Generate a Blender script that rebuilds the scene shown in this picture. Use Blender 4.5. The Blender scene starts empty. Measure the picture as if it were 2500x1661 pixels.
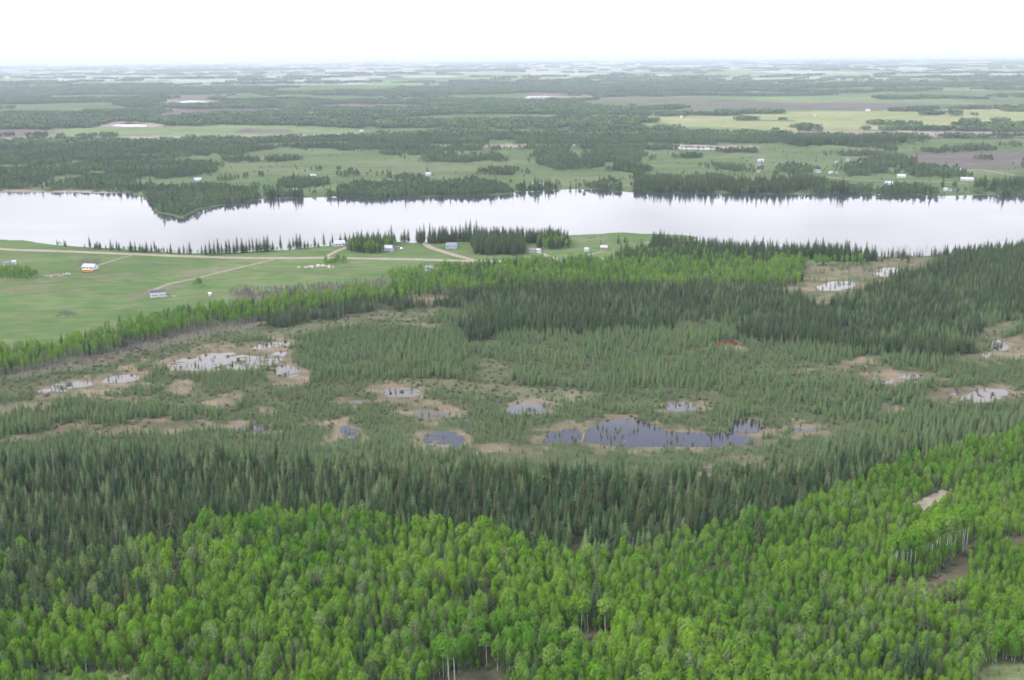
import bpy, math, random
import numpy as np
from mathutils import Matrix, Vector

random.seed(7)
RNG = np.random.default_rng(11)
SC = bpy.context.scene
COL = SC.collection

# ------------------------------------------------------------------ camera
CAM_H, FPX, PITCH, ROLL = 190.0, 2531.0, math.radians(14.56), math.radians(0.44)
r0 = np.array([1.0, 0, 0]); u0 = np.array([0, math.sin(PITCH), math.cos(PITCH)])
FWD = np.array([0, math.cos(PITCH), -math.sin(PITCH)])
RGT = r0 * math.cos(ROLL) - u0 * math.sin(ROLL)
UPV = u0 * math.cos(ROLL) + r0 * math.sin(ROLL)
cam = bpy.data.cameras.new('camera')
cam.sensor_width = 36.0
cam.lens = 36.0 * FPX / 2360.0
cam.clip_start, cam.clip_end = 1.0, 200000.0
camo = bpy.data.objects.new('camera', cam)
COL.objects.link(camo)
camo.matrix_world = Matrix(((RGT[0], UPV[0], -FWD[0], 0), (RGT[1], UPV[1], -FWD[1], 0),
                            (RGT[2], UPV[2], -FWD[2], CAM_H), (0, 0, 0, 1)))
SC.camera = camo

# ------------------------------------------------------------------ sky, sun, exposure
SUN_EL, SUN_AZ = math.radians(50), math.radians(-95)      # azimuth from +Y towards +X
CLOUD = (6.0, 5.95, 6.3)
CLOUD_SEED = 7.9
world = bpy.data.worlds.new('World')
SC.world = world
world.use_nodes = True
nt = world.node_tree
nt.nodes.clear()
N = nt.nodes.new


def link(t, a, b):
    t.links.new(a, b)


out = N('ShaderNodeOutputWorld'); bg = N('ShaderNodeBackground'); bg.inputs['Strength'].default_value = 0.15
sky = N('ShaderNodeTexSky'); sky.sky_type = 'NISHITA'; sky.sun_disc = False; sky.dust_density = 0.3; sky.ozone_density = 2.5
sky.sun_elevation = SUN_EL; sky.sun_rotation = SUN_AZ
tc = N('ShaderNodeTexCoord'); sep = N('ShaderNodeSeparateXYZ')
link(nt, tc.outputs['Generated'], sep.inputs[0])
ab = N('ShaderNodeMath'); ab.operation = 'ABSOLUTE'; link(nt, sep.outputs['Z'], ab.inputs[0])
ad = N('ShaderNodeMath'); ad.operation = 'ADD'; ad.inputs[1].default_value = 0.10; link(nt, ab.outputs[0], ad.inputs[0])
dx = N('ShaderNodeMath'); dx.operation = 'DIVIDE'; link(nt, sep.outputs['X'], dx.inputs[0]); link(nt, ad.outputs[0], dx.inputs[1])
dy = N('ShaderNodeMath'); dy.operation = 'DIVIDE'; link(nt, sep.outputs['Y'], dy.inputs[0]); link(nt, ad.outputs[0], dy.inputs[1])
cb = N('ShaderNodeCombineXYZ'); link(nt, dx.outputs[0], cb.inputs[0]); link(nt, dy.outputs[0], cb.inputs[1]); cb.inputs[2].default_value = CLOUD_SEED
nz = N('ShaderNodeTexNoise'); nz.inputs['Scale'].default_value = 0.75; nz.inputs['Detail'].default_value = 6
nz.inputs['Roughness'].default_value = 0.55
link(nt, cb.outputs[0], nz.inputs['Vector'])
rp = N('ShaderNodeValToRGB'); rp.color_ramp.elements[0].position = 0.46; rp.color_ramp.elements[1].position = 0.66; rp.color_ramp.elements[0].color = (0.18, 0.18, 0.18, 1)
link(nt, nz.outputs['Fac'], rp.inputs[0])
hz = N('ShaderNodeMapRange'); hz.inputs['From Min'].default_value = 0.338; hz.inputs['From Max'].default_value = 0.296
hz.inputs['To Min'].default_value = 0.0; hz.inputs['To Max'].default_value = 1.0
link(nt, sep.outputs['Z'], hz.inputs['Value'])
mx = N('ShaderNodeMath'); mx.operation = 'MAXIMUM'; link(nt, rp.outputs['Color'], mx.inputs[0]); link(nt, hz.outputs[0], mx.inputs[1])
nz2 = N('ShaderNodeTexNoise'); nz2.inputs['Scale'].default_value = 1.6; nz2.inputs['Detail'].default_value = 4
link(nt, cb.outputs[0], nz2.inputs['Vector'])
cr = N('ShaderNodeMapRange'); cr.inputs['From Min'].default_value = 0.3; cr.inputs['From Max'].default_value = 0.7
cr.inputs['To Min'].default_value = 0.78; cr.inputs['To Max'].default_value = 1.16
link(nt, nz2.outputs['Fac'], cr.inputs['Value'])
el = N('ShaderNodeMapRange'); el.inputs['From Min'].default_value = 0.05; el.inputs['From Max'].default_value = 0.75     # overcast is brighter overhead
el.inputs['To Min'].default_value = 0.86; el.inputs['To Max'].default_value = 1.75
link(nt, sep.outputs['Z'], el.inputs['Value'])
em = N('ShaderNodeMath'); em.operation = 'MULTIPLY'; link(nt, cr.outputs[0], em.inputs[0]); link(nt, el.outputs[0], em.inputs[1])
cv = N('ShaderNodeVectorMath'); cv.operation = 'SCALE'; cv.inputs[0].default_value = CLOUD
link(nt, em.outputs[0], cv.inputs['Scale'])
mixs = N('ShaderNodeMix'); mixs.data_type = 'RGBA'
link(nt, mx.outputs[0], mixs.inputs['Factor'])
sk = N('ShaderNodeVectorMath'); sk.operation = 'SCALE'; sk.inputs['Scale'].default_value = 1.0; link(nt, sky.outputs[0], sk.inputs[0])
link(nt, sk.outputs[0], mixs.inputs['A']); link(nt, cv.outputs[0], mixs.inputs['B'])
link(nt, mixs.outputs['Result'], bg.inputs['Color']); link(nt, bg.outputs[0], out.inputs[0])

sun = bpy.data.lights.new('sun', 'SUN'); sun.energy = 1.2; sun.angle = math.radians(10); sun.color = (1.0, 0.96, 0.9)
suno = bpy.data.objects.new('sun', sun); COL.objects.link(suno)
sd = Vector((math.sin(SUN_AZ) * math.cos(SUN_EL), math.cos(SUN_AZ) * math.cos(SUN_EL), math.sin(SUN_EL)))
suno.rotation_euler = sd.to_track_quat('Z', 'Y').to_euler()

SC.view_settings.view_transform = 'Standard'; SC.view_settings.look = 'None'
SC.view_settings.exposure = 1.2; SC.view_settings.gamma = 1.0; SC.view_settings.use_curve_mapping = False
cy = SC.cycles
cy.max_bounces = 4; cy.diffuse_bounces = 2; cy.glossy_bounces = 2; cy.transmission_bounces = 2
cy.transparent_max_bounces = 4; cy.volume_bounces = 0
cy.use_denoising = True
cy.denoising_prefilter = 'ACCURATE'
cy.use_adaptive_sampling = False
cy.filter_width = 1.7
HAZE_D, HAZE_C = 5.4e-5, (0.86, 0.93, 1.0)


# ------------------------------------------------------------------ numeric helpers
def sstep(a, b, x):
    t = np.clip((x - a) / (b - a), 0, 1)
    return t * t * (3 - 2 * t)


def _hash(ix, iy, seed):
    h = (ix.astype(np.int64) * 374761393 + iy.astype(np.int64) * 668265263 + seed * 974634777) & 0x7fffffff
    h = ((h ^ (h >> 13)) * 1274126177) & 0x7fffffff
    h = (h ^ (h >> 16)) & 0xffffff
    return h / float(0xffffff)


def vnoise(x, y, seed=0):
    x = np.asarray(x, float); y = np.asarray(y, float)
    ix = np.floor(x); iy = np.floor(y); fx = x - ix; fy = y - iy
    fx = fx * fx * (3 - 2 * fx); fy = fy * fy * (3 - 2 * fy)
    a = _hash(ix, iy, seed); b = _hash(ix + 1, iy, seed); c = _hash(ix, iy + 1, seed); d = _hash(ix + 1, iy + 1, seed)
    return (a + (b - a) * fx) * (1 - fy) + (c + (d - c) * fx) * fy


def fbm(x, y, seed=0, o=4):
    s = 0; a = 0.5; t = 0
    for k in range(o):
        s = s + a * vnoise(x * 2 ** k + 17.3 * k, y * 2 ** k - 9.1 * k, seed + k); t += a; a *= 0.55
    return s / t


def terrain(x, y):
    """Height of the land: level bog and shores, a knoll by the lake, rolling wooded ground close by and low hills far off."""
    x = np.asarray(x, float); y = np.asarray(y, float)
    r = np.hypot(x, y)
    z = 7.0 * (fbm(x / 160, y / 130, 5, 2) - 0.35) * sstep(480, 390, r)
    z = z + 6.0 * np.exp(-(((x - 117) / 38) ** 2 + ((y - 1160) / 13) ** 2))
    far = sstep(2000, 4200, r)
    z = z + far * (34 * (fbm(x / 1500, y / 800, 31, 4) - 0.42) + 16 * (fbm(x / 420, y / 260, 41, 2) - 0.5) * sstep(9000, 5000, r))
    z = z - sstep(9000, 16000, r) * 6
    return z


def at(u, v):
    """Ground points below pixels of the 2360 x 1568 photograph, as world x, y, z."""
    u = np.asarray(u, float); v = np.asarray(v, float)
    d = (FWD[None] + ((u - 1180) / FPX).reshape(-1, 1) * RGT[None] - ((v - 784) / FPX).reshape(-1, 1) * UPV[None])
    dz = np.minimum(d[:, 2], -0.0025)
    t = -CAM_H / dz
    for k in range(14):
        z = terrain(d[:, 0] * t, d[:, 1] * t)
        t = 0.5 * t + 0.5 * (z - CAM_H) / dz
    p = d * t[:, None]
    return np.column_stack([p[:, 0], p[:, 1], terrain(p[:, 0], p[:, 1])])


def at1(u, v):
    return at([u], [v])[0]


def to_px(p):
    p = np.atleast_2d(np.asarray(p, float)) - np.array([0, 0, CAM_H])
    c = p @ FWD
    return 1180 + FPX * (p @ RGT) / c, 784 - FPX * (p @ UPV) / c, c


def poly(pts):
    """A photograph outline, laid on the ground."""
    a = []
    n = len(pts)
    for i in range(n):                      # subdivide so that straight photo edges stay straight on the ground
        (ua, va), (ub, vb) = pts[i], pts[(i + 1) % n]
        for k in range(2):
            a.append((ua + (ub - ua) * k / 2, va + (vb - va) * k / 2))
    a = np.array(a, float)
    return at(a[:, 0], a[:, 1])[:, :2]


def ell(u, v, ru, rv, tilt=0.0, n=14):
    r = []
    for k in range(n):
        t = 2 * math.pi * k / n
        a, b = ru * math.cos(t), rv * math.sin(t)
        r.append((u + a, v + b + tilt * a))
    return poly(r)


def inside(P, x, y):
    res = np.zeros(x.shape, bool)
    m = (x >= P[:, 0].min()) & (x <= P[:, 0].max()) & (y >= P[:, 1].min()) & (y <= P[:, 1].max())
    if not m.any():
        return res
    px, py = x[m], y[m]
    c = np.zeros(px.shape, bool)
    for (x1, y1), (x2, y2) in zip(P, np.roll(P, -1, 0)):
        if y1 == y2:
            continue
        c ^= ((y1 > py) != (y2 > py)) & (px < (x2 - x1) * (py - y1) / (y2 - y1) + x1)
    res[m] = c
    return res


def inany(L, x, y):
    r = np.zeros(x.shape, bool)
    for P in L:
        r |= inside(P, x, y)
    return r


def warp(x, y, k=1.0):
    r = np.hypot(x, y)
    a = k * (3 + 0.006 * r)
    s = 14 + 0.012 * r
    wx = x + a * (fbm(x / s, y / s, 71, 3) - 0.5) * 2
    wy = y + a * 1.3 * (fbm(x / s, y / s, 83, 3) - 0.5) * 2
    return wx, wy


def warp_fine(x, y):
    """A shaggier edge for mud and reeds: large swings with small tongues on them."""
    wx, wy = warp(x, y, 1.5)
    return wx + 14 * (fbm(x / 6, y / 5, 91, 2) - 0.5), wy + 22 * (fbm(x / 6, y / 5, 95, 2) - 0.5)


# ------------------------------------------------------------------ layout, read off the photograph
LAKE_PX = [(-500, 440), (-60, 444), (0, 444), (168, 444), (252, 446), (302, 445), (336, 456), (351, 476), (363, 491), (403, 498), (423, 505),
           (443, 493), (470, 481), (521, 471), (588, 461), (615, 456), (672, 456), (739, 455), (783, 453), (851, 457), (918, 454), (985, 454),
           (1086, 452), (1153, 450), (1187, 445), (1207, 441), (1254, 439), (1304, 437), (1355, 437), (1405, 440), (1455, 444), (1523, 445),
           (1576, 446), (1668, 447), (1769, 449), (1903, 447), (1963, 447), (2037, 449), (2105, 450), (2172, 452), (2239, 450), (2360, 451),
           (2460, 450), (2900, 440),
           (2900, 575), (2460, 562), (2360, 566), (2205, 582), (2155, 590), (2071, 591), (2004, 590), (1802, 586), (1715, 583), (1567, 571), (1539, 566), (1506, 562),
           (1472, 556), (1422, 554), (1355, 552), (1287, 550), (1203, 551), (1086, 553), (1002, 556), (951, 560), (918, 558), (851, 560),
           (783, 565), (739, 570), (672, 575), (588, 580), (504, 583), (430, 585), (386, 582), (336, 579), (269, 573), (178, 570), (118, 563),
           (50, 555), (0, 553), (-60, 552), (-500, 545)]
LAKE = poly(LAKE_PX)
# near side
MEADOW = poly([(-300, 548), (0, 550), (118, 560), (269, 570), (430, 582), (600, 576), (780, 562), (950, 557), (1200, 548), (1422, 551), (1506, 560), (1530, 580),
               (1400, 605), (1290, 612), (1180, 612), (1000, 640), (880, 655), (760, 690), (622, 702), (538, 712), (410, 730), (336, 750), (286, 762),
               (202, 792), (128, 812), (47, 820), (-300, 845)])
BELT = poly([(-300, 832), (0, 828), (47, 820), (128, 812), (202, 790), (286, 760), (336, 748), (410, 726), (538, 712), (622, 700), (689, 692), (793, 687), (900, 668),
             (950, 645), (1010, 630), (1150, 622), (1210, 606), (1250, 604), (1290, 618), (1345, 602), (1400, 612), (1480, 598), (1560, 602), (1700, 606), (1840, 610), (1990, 606), (1995, 611), (1850, 616),
             (1860, 640), (1850, 660), (1600, 668), (1300, 664), (1100, 672), (960, 686), (850, 702), (720, 718), (580, 742), (450, 764), (340, 790),
             (200, 830), (60, 860), (-300, 905)])
GREY = [poly([(60, 858), (200, 826), (340, 786), (460, 758), (590, 742), (640, 740), (590, 752), (480, 775), (380, 800), (250, 838), (60, 872), (-60, 885), (-60, 870)]),
        poly([(540, 672), (680, 668), (880, 650), (900, 664), (760, 682), (600, 690), (520, 688)])]
DARK = poly([(580, 742), (700, 718), (850, 700), (960, 684), (1100, 670), (1300, 662), (1600, 666), (1830, 682), (1855, 705), (1900, 705), (1990, 672), (2050, 650), (2120, 628),
             (2160, 604), (2205, 586), (2420, 570), (2700, 560), (2700, 720), (2420, 735), (2300, 745), (2250, 775), (2200, 800), (2100, 798), (2000, 790), (1850, 775), (1700, 765),
             (1600, 750), (1450, 742), (1300, 742), (1150, 735), (1060, 722), (1000, 705), (850, 722), (700, 748), (590, 756)])
DARK2 = [poly([(1700, 765), (1850, 778), (2000, 795), (2200, 800), (2260, 830), (2100, 830), (1900, 805), (1750, 790)]),
         poly([(1140, 735), (1450, 745), (1560, 760), (1300, 775), (1150, 770), (1080, 790), (1060, 770)])]
MEDIUM = [poly([(720, 790), (900, 765), (1080, 770), (1120, 800), (1060, 840), (900, 850), (740, 830), (690, 810)]),
          poly([(1100, 790), (1300, 760), (1600, 755), (1800, 775), (2000, 800), (2250, 825), (2200, 860), (1900, 850), (1760, 900), (1600, 905), (1350, 900), (1180, 880), (1150, 840)]),
          poly([(650, 850), (900, 860), (1050, 860), (1060, 880), (900, 890), (760, 885), (650, 880)]),
          poly([(1680, 900), (1950, 870), (2080, 900), (2200, 930), (2360, 940), (2500, 950), (2500, 1000), (2200, 1060), (2000, 1110), (1800, 1110), (1900, 1000), (1900, 950), (1750, 930)]),
          poly([(0, 960), (200, 935), (420, 940), (560, 925), (600, 945), (440, 965), (200, 985), (0, 990)]),
          poly([(2280, 740), (2500, 730), (2500, 830), (2330, 780)])]
OPEN = [poly([(370, 862), (380, 835), (440, 805), (490, 786), (560, 788), (680, 780), (685, 805), (660, 838), (610, 856), (520, 862)]),
        ell(663, 860, 48, 22), poly([(60, 930), (80, 895), (150, 870), (300, 850), (355, 820), (362, 835), (330, 880), (250, 900), (160, 915)]),
        ell(30, 945, 80, 14, -0.15), ell(420, 892, 38, 20), ell(515, 922, 52, 15, -0.2), ell(240, 912, 120, 8), ell(915, 903, 70, 24), ell(815, 928, 45, 12),
        ell(1005, 945, 95, 24), ell(1215, 944, 55, 22), ell(795, 998, 34, 28), ell(580, 988, 75, 13), ell(640, 948, 25, 10), ell(745, 985, 40, 12),
        poly([(-60, 1010), (150, 985), (300, 968), (480, 965), (560, 975), (480, 992), (300, 995), (100, 1010), (-60, 1025)]),
        ell(1025, 1015, 85, 30), ell(1160, 1036, 75, 14, 0.1), poly([(1235, 1025), (1260, 990), (1340, 975), (1450, 958), (1540, 985), (1660, 990), (1700, 968), (1770, 970), (1790, 990), (1750, 1025), (1600, 1035), (1400, 1035)]),
        ell(1852, 990, 50, 20), ell(1690, 1060, 60, 20), ell(1625, 1085, 28, 12), ell(1668, 793, 38, 10), poly([(1530, 812), (1610, 797), (1640, 794), (1640, 802), (1550, 815)]),
        ell(2080, 872, 100, 18), ell(2250, 910, 120, 24), ell(2050, 943, 28, 9), poly([(2180, 832), (2270, 800), (2300, 778), (2480, 780), (2480, 815), (2300, 828), (2230, 838)]),
        poly([(1780, 855), (1920, 835), (2040, 815), (2060, 830), (1930, 850), (1800, 865)]), ell(1580, 938, 60, 20), ell(985, 690, 75, 10), ell(965, 750, 60, 8)]
GREENOPEN = [ell(1135, 855, 48, 26), poly([(590, 770), (700, 745), (900, 720), (1010, 712), (1000, 728), (850, 745), (700, 770), (640, 785)]),
             poly([(920, 868), (1060, 878), (1200, 888), (1400, 915), (1300, 930), (1100, 910), (930, 890)]), ell(1220, 905, 160, 18, 0.05), ell(2320, 760, 60, 14, -0.2)]
MARSH = poly([(1845, 612), (1990, 608), (2004, 594), (2155, 594), (2150, 604), (2120, 628), (2050, 648), (1990, 670), (1900, 703), (1860, 703), (1895, 672), (1770, 672), (1850, 655), (1862, 640)])
FSPRUCE = poly([(-300, 1060), (0, 1062), (300, 1060), (700, 1070), (1000, 1092), (1300, 1112), (1650, 1114), (1900, 1082), (2100, 1032), (2400, 945), (2700, 860),
                (2700, 905), (2400, 1002), (2150, 1062), (2000, 1118), (1850, 1190), (1700, 1228), (1550, 1262), (1420, 1300), (1300, 1298), (1180, 1272), (1080, 1246), (930, 1240), (880, 1222), (760, 1212),
                (620, 1206), (500, 1240), (400, 1290), (300, 1282), (200, 1300), (-300, 1310)])
FMIX = poly([(-300, 1300), (0, 1305), (200, 1295), (340, 1290), (330, 1400), (260, 1440), (100, 1470), (-300, 1490)])
FCLEAR = [poly([(95, 1580), (120, 1562), (200, 1554), (290, 1562), (300, 1605), (90, 1612)]),
          poly([(2235, 1600), (2255, 1545), (2300, 1528), (2420, 1520), (2600, 1520), (2600, 1720), (2200, 1720)]),
          poly([(2104, 1184), (2116, 1158), (2160, 1135), (2180, 1138), (2184, 1160), (2148, 1202), (2110, 1204)]),
          poly([(2320, 1240), (2420, 1232), (2420, 1252), (2350, 1252), (2342, 1290), (2326, 1292)]),
          poly([(2042, 1338), (2060, 1347), (2130, 1342), (2205, 1296), (2234, 1262), (2258, 1300), (2214, 1352), (2132, 1394), (2038, 1400)]),
          poly([(985, 1572), (1150, 1540), (1165, 1640), (985, 1665)]), poly([(1305, 1458), (1420, 1462), (1420, 1505), (1300, 1505)]),
          ell(1170, 1430, 40, 14, -0.2), ell(1130, 1455, 50, 10), ell(1340, 1505, 60, 10), ell(2240, 1265, 40, 12), ell(2190, 1420, 26, 16), ell(60, 1405, 40, 10), ell(350, 1610, 80, 12),
          poly([(1010, 1580), (1100, 1560), (1120, 1510), (1180, 1480), (1200, 1490), (1140, 1530), (1130, 1600), (1000, 1640)])]
SHORE_SPRUCE = [poly([(1085, 575), (1100, 552), (1205, 548), (1212, 586), (1190, 592), (1095, 588)]),
                poly([(1200, 548), (1290, 546), (1300, 556), (1240, 562), (1205, 560)]),
                poly([(1510, 562), (1540, 567), (1720, 585), (1810, 588), (2000, 592), (2000, 600), (2030, 600), (1985, 604), (1830, 600), (1640, 594), (1560, 590), (1500, 580)]),
                poly([(960, 558), (1100, 551), (1100, 557), (965, 563)])]
SHORE_MIX = [poly([(795, 570), (850, 562), (912, 560), (912, 578), (860, 586), (800, 580)]), poly([(1235, 562), (1300, 556), (1320, 570), (1290, 576), (1240, 575)]),
             poly([(1440, 590), (1560, 582), (1700, 598), (1850, 606), (1700, 614), (1400, 616)])]
HEDGE = [poly([(130, 570), (270, 579), (430, 590), (600, 582), (700, 574), (780, 568), (780, 563), (700, 569), (600, 577), (430, 584), (270, 573), (130, 565)]),
         poly([(-60, 640), (-60, 622), (60, 622), (92, 636), (70, 648)]), poly([(745, 600), (800, 600), (800, 612), (750, 614)]), poly([(940, 625), (1030, 612), (1030, 622), (960, 640), (900, 645), (890, 634)]),
         ell(457, 658, 10, 5)]

# far side of the lake
FARWOOD = [poly([(-300, 438), (0, 437), (240, 439), (325, 445), (345, 425), (410, 412), (480, 398), (500, 384), (400, 380), (370, 372), (290, 378), (180, 388), (-300, 405)]),
           poly([(-300, 388), (0, 388), (250, 374), (400, 366), (520, 356), (640, 346), (600, 340), (480, 336), (-300, 336)]),
           poly([(350, 470), (352, 440), (480, 432), (585, 440), (600, 458), (521, 469), (470, 478), (443, 490), (420, 503), (400, 496), (364, 489)]),
           poly([(776, 452), (790, 436), (860, 428), (1000, 428), (1090, 420), (1150, 430), (1182, 444), (1153, 448), (1086, 450), (918, 453), (851, 455)]),
           poly([(1240, 388), (1240, 352), (1330, 345), (1480, 352), (1460, 378), (1370, 385), (1300, 396)]),
           poly([(1350, 440), (1380, 425), (1440, 420), (1455, 441), (1405, 439)]),
           poly([(1440, 440), (1455, 415), (1600, 405), (1700, 420), (1560, 430)]),
           poly([(825, 336), (830, 318), (1000, 312), (1500, 316), (1840, 322), (1800, 332), (1500, 334), (1100, 334)]),
           poly([(640, 340), (820, 336), (1130, 338), (1160, 346), (900, 346), (700, 346)]), poly([(1160, 346), (1500, 336), (1560, 346), (1400, 350)]),
           ell(1000, 362, 60, 8), ell(1050, 370, 70, 5), ell(1143, 368, 18, 6), ell(840, 405, 70, 3), ell(950, 415, 30, 4), ell(1150, 400, 40, 3), ell(560, 370, 45, 6),
           ell(1700, 388, 50, 5), ell(1850, 392, 45, 6), ell(2050, 378, 70, 12), ell(2010, 398, 60, 8), ell(2140, 398, 60, 10), ell(2220, 408, 22, 6), ell(2060, 368, 30, 6),
           poly([(1965, 446), (1970, 436), (2015, 434), (2018, 447)]), poly([(2045, 448), (2060, 438), (2160, 434), (2170, 450)]),
           poly([(2140, 346), (2360, 336), (2360, 340), (2150, 352)])]
FARSPRUCE = [poly([(1452, 443), (1460, 430), (1570, 422), (1700, 424), (1900, 420), (1905, 447), (1769, 449), (1668, 447), (1523, 444)]),
             poly([(1912, 447), (1916, 432), (1948, 432), (1950, 447)]), poly([(2238, 440), (2245, 426), (2330, 424), (2500, 428), (2500, 440), (2320, 442)]),
             poly([(1822, 338), (1830, 328), (1950, 322), (2150, 326), (2060, 336)]), poly([(1410, 398), (1420, 386), (1490, 390), (1480, 398)]),
             poly([(612, 457), (615, 450), (648, 449), (650, 457)]), ell(700, 452, 20, 4), poly([(1195, 441), (1300, 436), (1330, 436), (1330, 432), (1200, 436)])]
FARSOIL = [poly([(2020, 368), (2120, 352), (2250, 348), (2700, 345), (2700, 384), (2330, 388), (2220, 388), (2160, 384), (2090, 372)]),
           poly([(720, 250), (740, 242), (830, 239), (1070, 246), (1075, 252), (830, 252)]), poly([(350, 265), (400, 254), (640, 248), (650, 254), (480, 262), (380, 274)]),
           poly([(1370, 246), (1450, 236), (1900, 237), (2360, 240), (2360, 250), (1900, 252), (1600, 248)]), poly([(540, 306), (560, 297), (670, 299), (680, 305)])]
REED = [poly([(-300, 330), (150, 326), (600, 324), (820, 318), (830, 307), (700, 311), (500, 314), (-300, 318)]),
        poly([(850, 337), (1100, 333), (1500, 333), (1750, 337), (1750, 343), (1500, 340), (1000, 340)]),
        poly([(1050, 310), (1450, 303), (1900, 301), (2500, 306), (2500, 316), (1950, 316), (1700, 308), (1300, 309)]),
        poly([(225, 294), (240, 281), (330, 282), (400, 287), (345, 293)]), poly([(350, 243), (380, 231), (480, 230), (545, 235), (480, 242)]), poly([(1190, 230), (1220, 220), (1370, 222), (1340, 230)]),
        poly([(-300, 436), (0, 435), (120, 438), (250, 442), (330, 450), (352, 476), (345, 480), (320, 456), (240, 446), (-300, 446)])]
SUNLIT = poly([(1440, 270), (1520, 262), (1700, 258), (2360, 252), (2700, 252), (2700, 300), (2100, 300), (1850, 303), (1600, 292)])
FARDARK = [poly([(1980, 192), (2060, 186), (2200, 184), (2360, 176), (2700, 172), (2700, 196), (2360, 198), (2100, 198)]), poly([(660, 216), (900, 208), (1150, 206), (1400, 216), (1300, 224), (900, 226)]),
           poly([(-300, 300), (-300, 250), (300, 246), (600, 232), (1300, 234), (1400, 258), (1100, 262), (900, 272), (600, 268), (500, 290), (300, 300)]), poly([(520, 285), (800, 272), (1400, 270), (1500, 290), (1400, 299), (1000, 297), (700, 303)])]


FRINGE = poly([(300, 446), (480, 470), (620, 450), (780, 448), (920, 450), (1090, 446), (1190, 438), (1300, 432), (1410, 434), (1560, 440), (1960, 442), (2170, 445), (2360, 445), (2360, 452), (2170, 453), (1960, 449), (1560, 447), (1410, 441), (1300, 438), (1190, 446), (1090, 453), (920, 456), (780, 456), (620, 458), (540, 470), (470, 482), (423, 506), (363, 492), (336, 457)])


def wood_far(x, y):
    """Share of woodland beyond the lake, as a yes or no per point."""
    r = np.hypot(x, y)
    wx, wy = warp(x, y, 1.0)
    w2x, w2y = warp(x, y, 2.2)
    w2x = w2x + 40 * (vnoise(x / 9, y / 9, 151) - .5); w2y = w2y + 70 * (vnoise(x / 9, y / 9, 153) - .5)
    near = (inany(FARWOOD, w2x, w2y) & (fbm(x / 45, y / 60, 141, 3) > 0.40)) | (inany(FARSPRUCE, w2x, w2y) & (fbm(x / 30, y / 40, 147, 2) > 0.33))
    near |= inany(FARWOOD[2:4], x, y)
    near |= inside(FRINGE, x, y) & (fbm(x / 40, y / 60, 143, 3) > 0.50)
    near |= (r < 2560) & (fbm(x / 110, y / 100, 145, 4) > 0.73)
    n = fbm(x / 900, y / 260, 101, 4) + 0.10 * (fbm(x / 60, y / 60, 155, 2) - .5)
    dark = inany(FARDARK, wx, wy)
    thr = np.where(dark, 0.44, 0.55) + 0.10 * sstep(6000, 11000, r)
    gen = (n > thr) & (r > 2560)
    gen &= ~inany(FARSOIL, wx, wy) & ~inany(REED, wx, wy)
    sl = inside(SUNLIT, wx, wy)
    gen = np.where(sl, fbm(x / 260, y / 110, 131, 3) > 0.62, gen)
    return (near | gen) & ((r > 1500) | inside(FARWOOD[2], x, y))


# ------------------------------------------------------------------ materials
def mat(name, base, rough=0.85, spec=0.2, var=0.15, scale=0.6, coord='Object'):
    m = bpy.data.materials.new(name); m.use_nodes = True
    t = m.node_tree; b = t.nodes['Principled BSDF']
    b.inputs['Roughness'].default_value = rough; b.inputs['Specular IOR Level'].default_value = spec
    n = t.nodes.new('ShaderNodeTexNoise'); n.inputs['Scale'].default_value = scale; n.inputs['Detail'].default_value = 5
    c = t.nodes.new('ShaderNodeTexCoord'); t.links.new(c.outputs[coord], n.inputs['Vector'])
    mr = t.nodes.new('ShaderNodeMapRange'); mr.inputs['From Min'].default_value = 0.3; mr.inputs['From Max'].default_value = 0.7
    mr.inputs['To Min'].default_value = 1 - var; mr.inputs['To Max'].default_value = 1 + var
    t.links.new(n.outputs['Fac'], mr.inputs['Value'])
    v = t.nodes.new('ShaderNodeVectorMath'); v.operation = 'SCALE'; v.inputs[0].default_value = base
    t.links.new(mr.outputs[0], v.inputs['Scale']); t.links.new(v.outputs[0], b.inputs['Base Color'])
    return m


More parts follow.
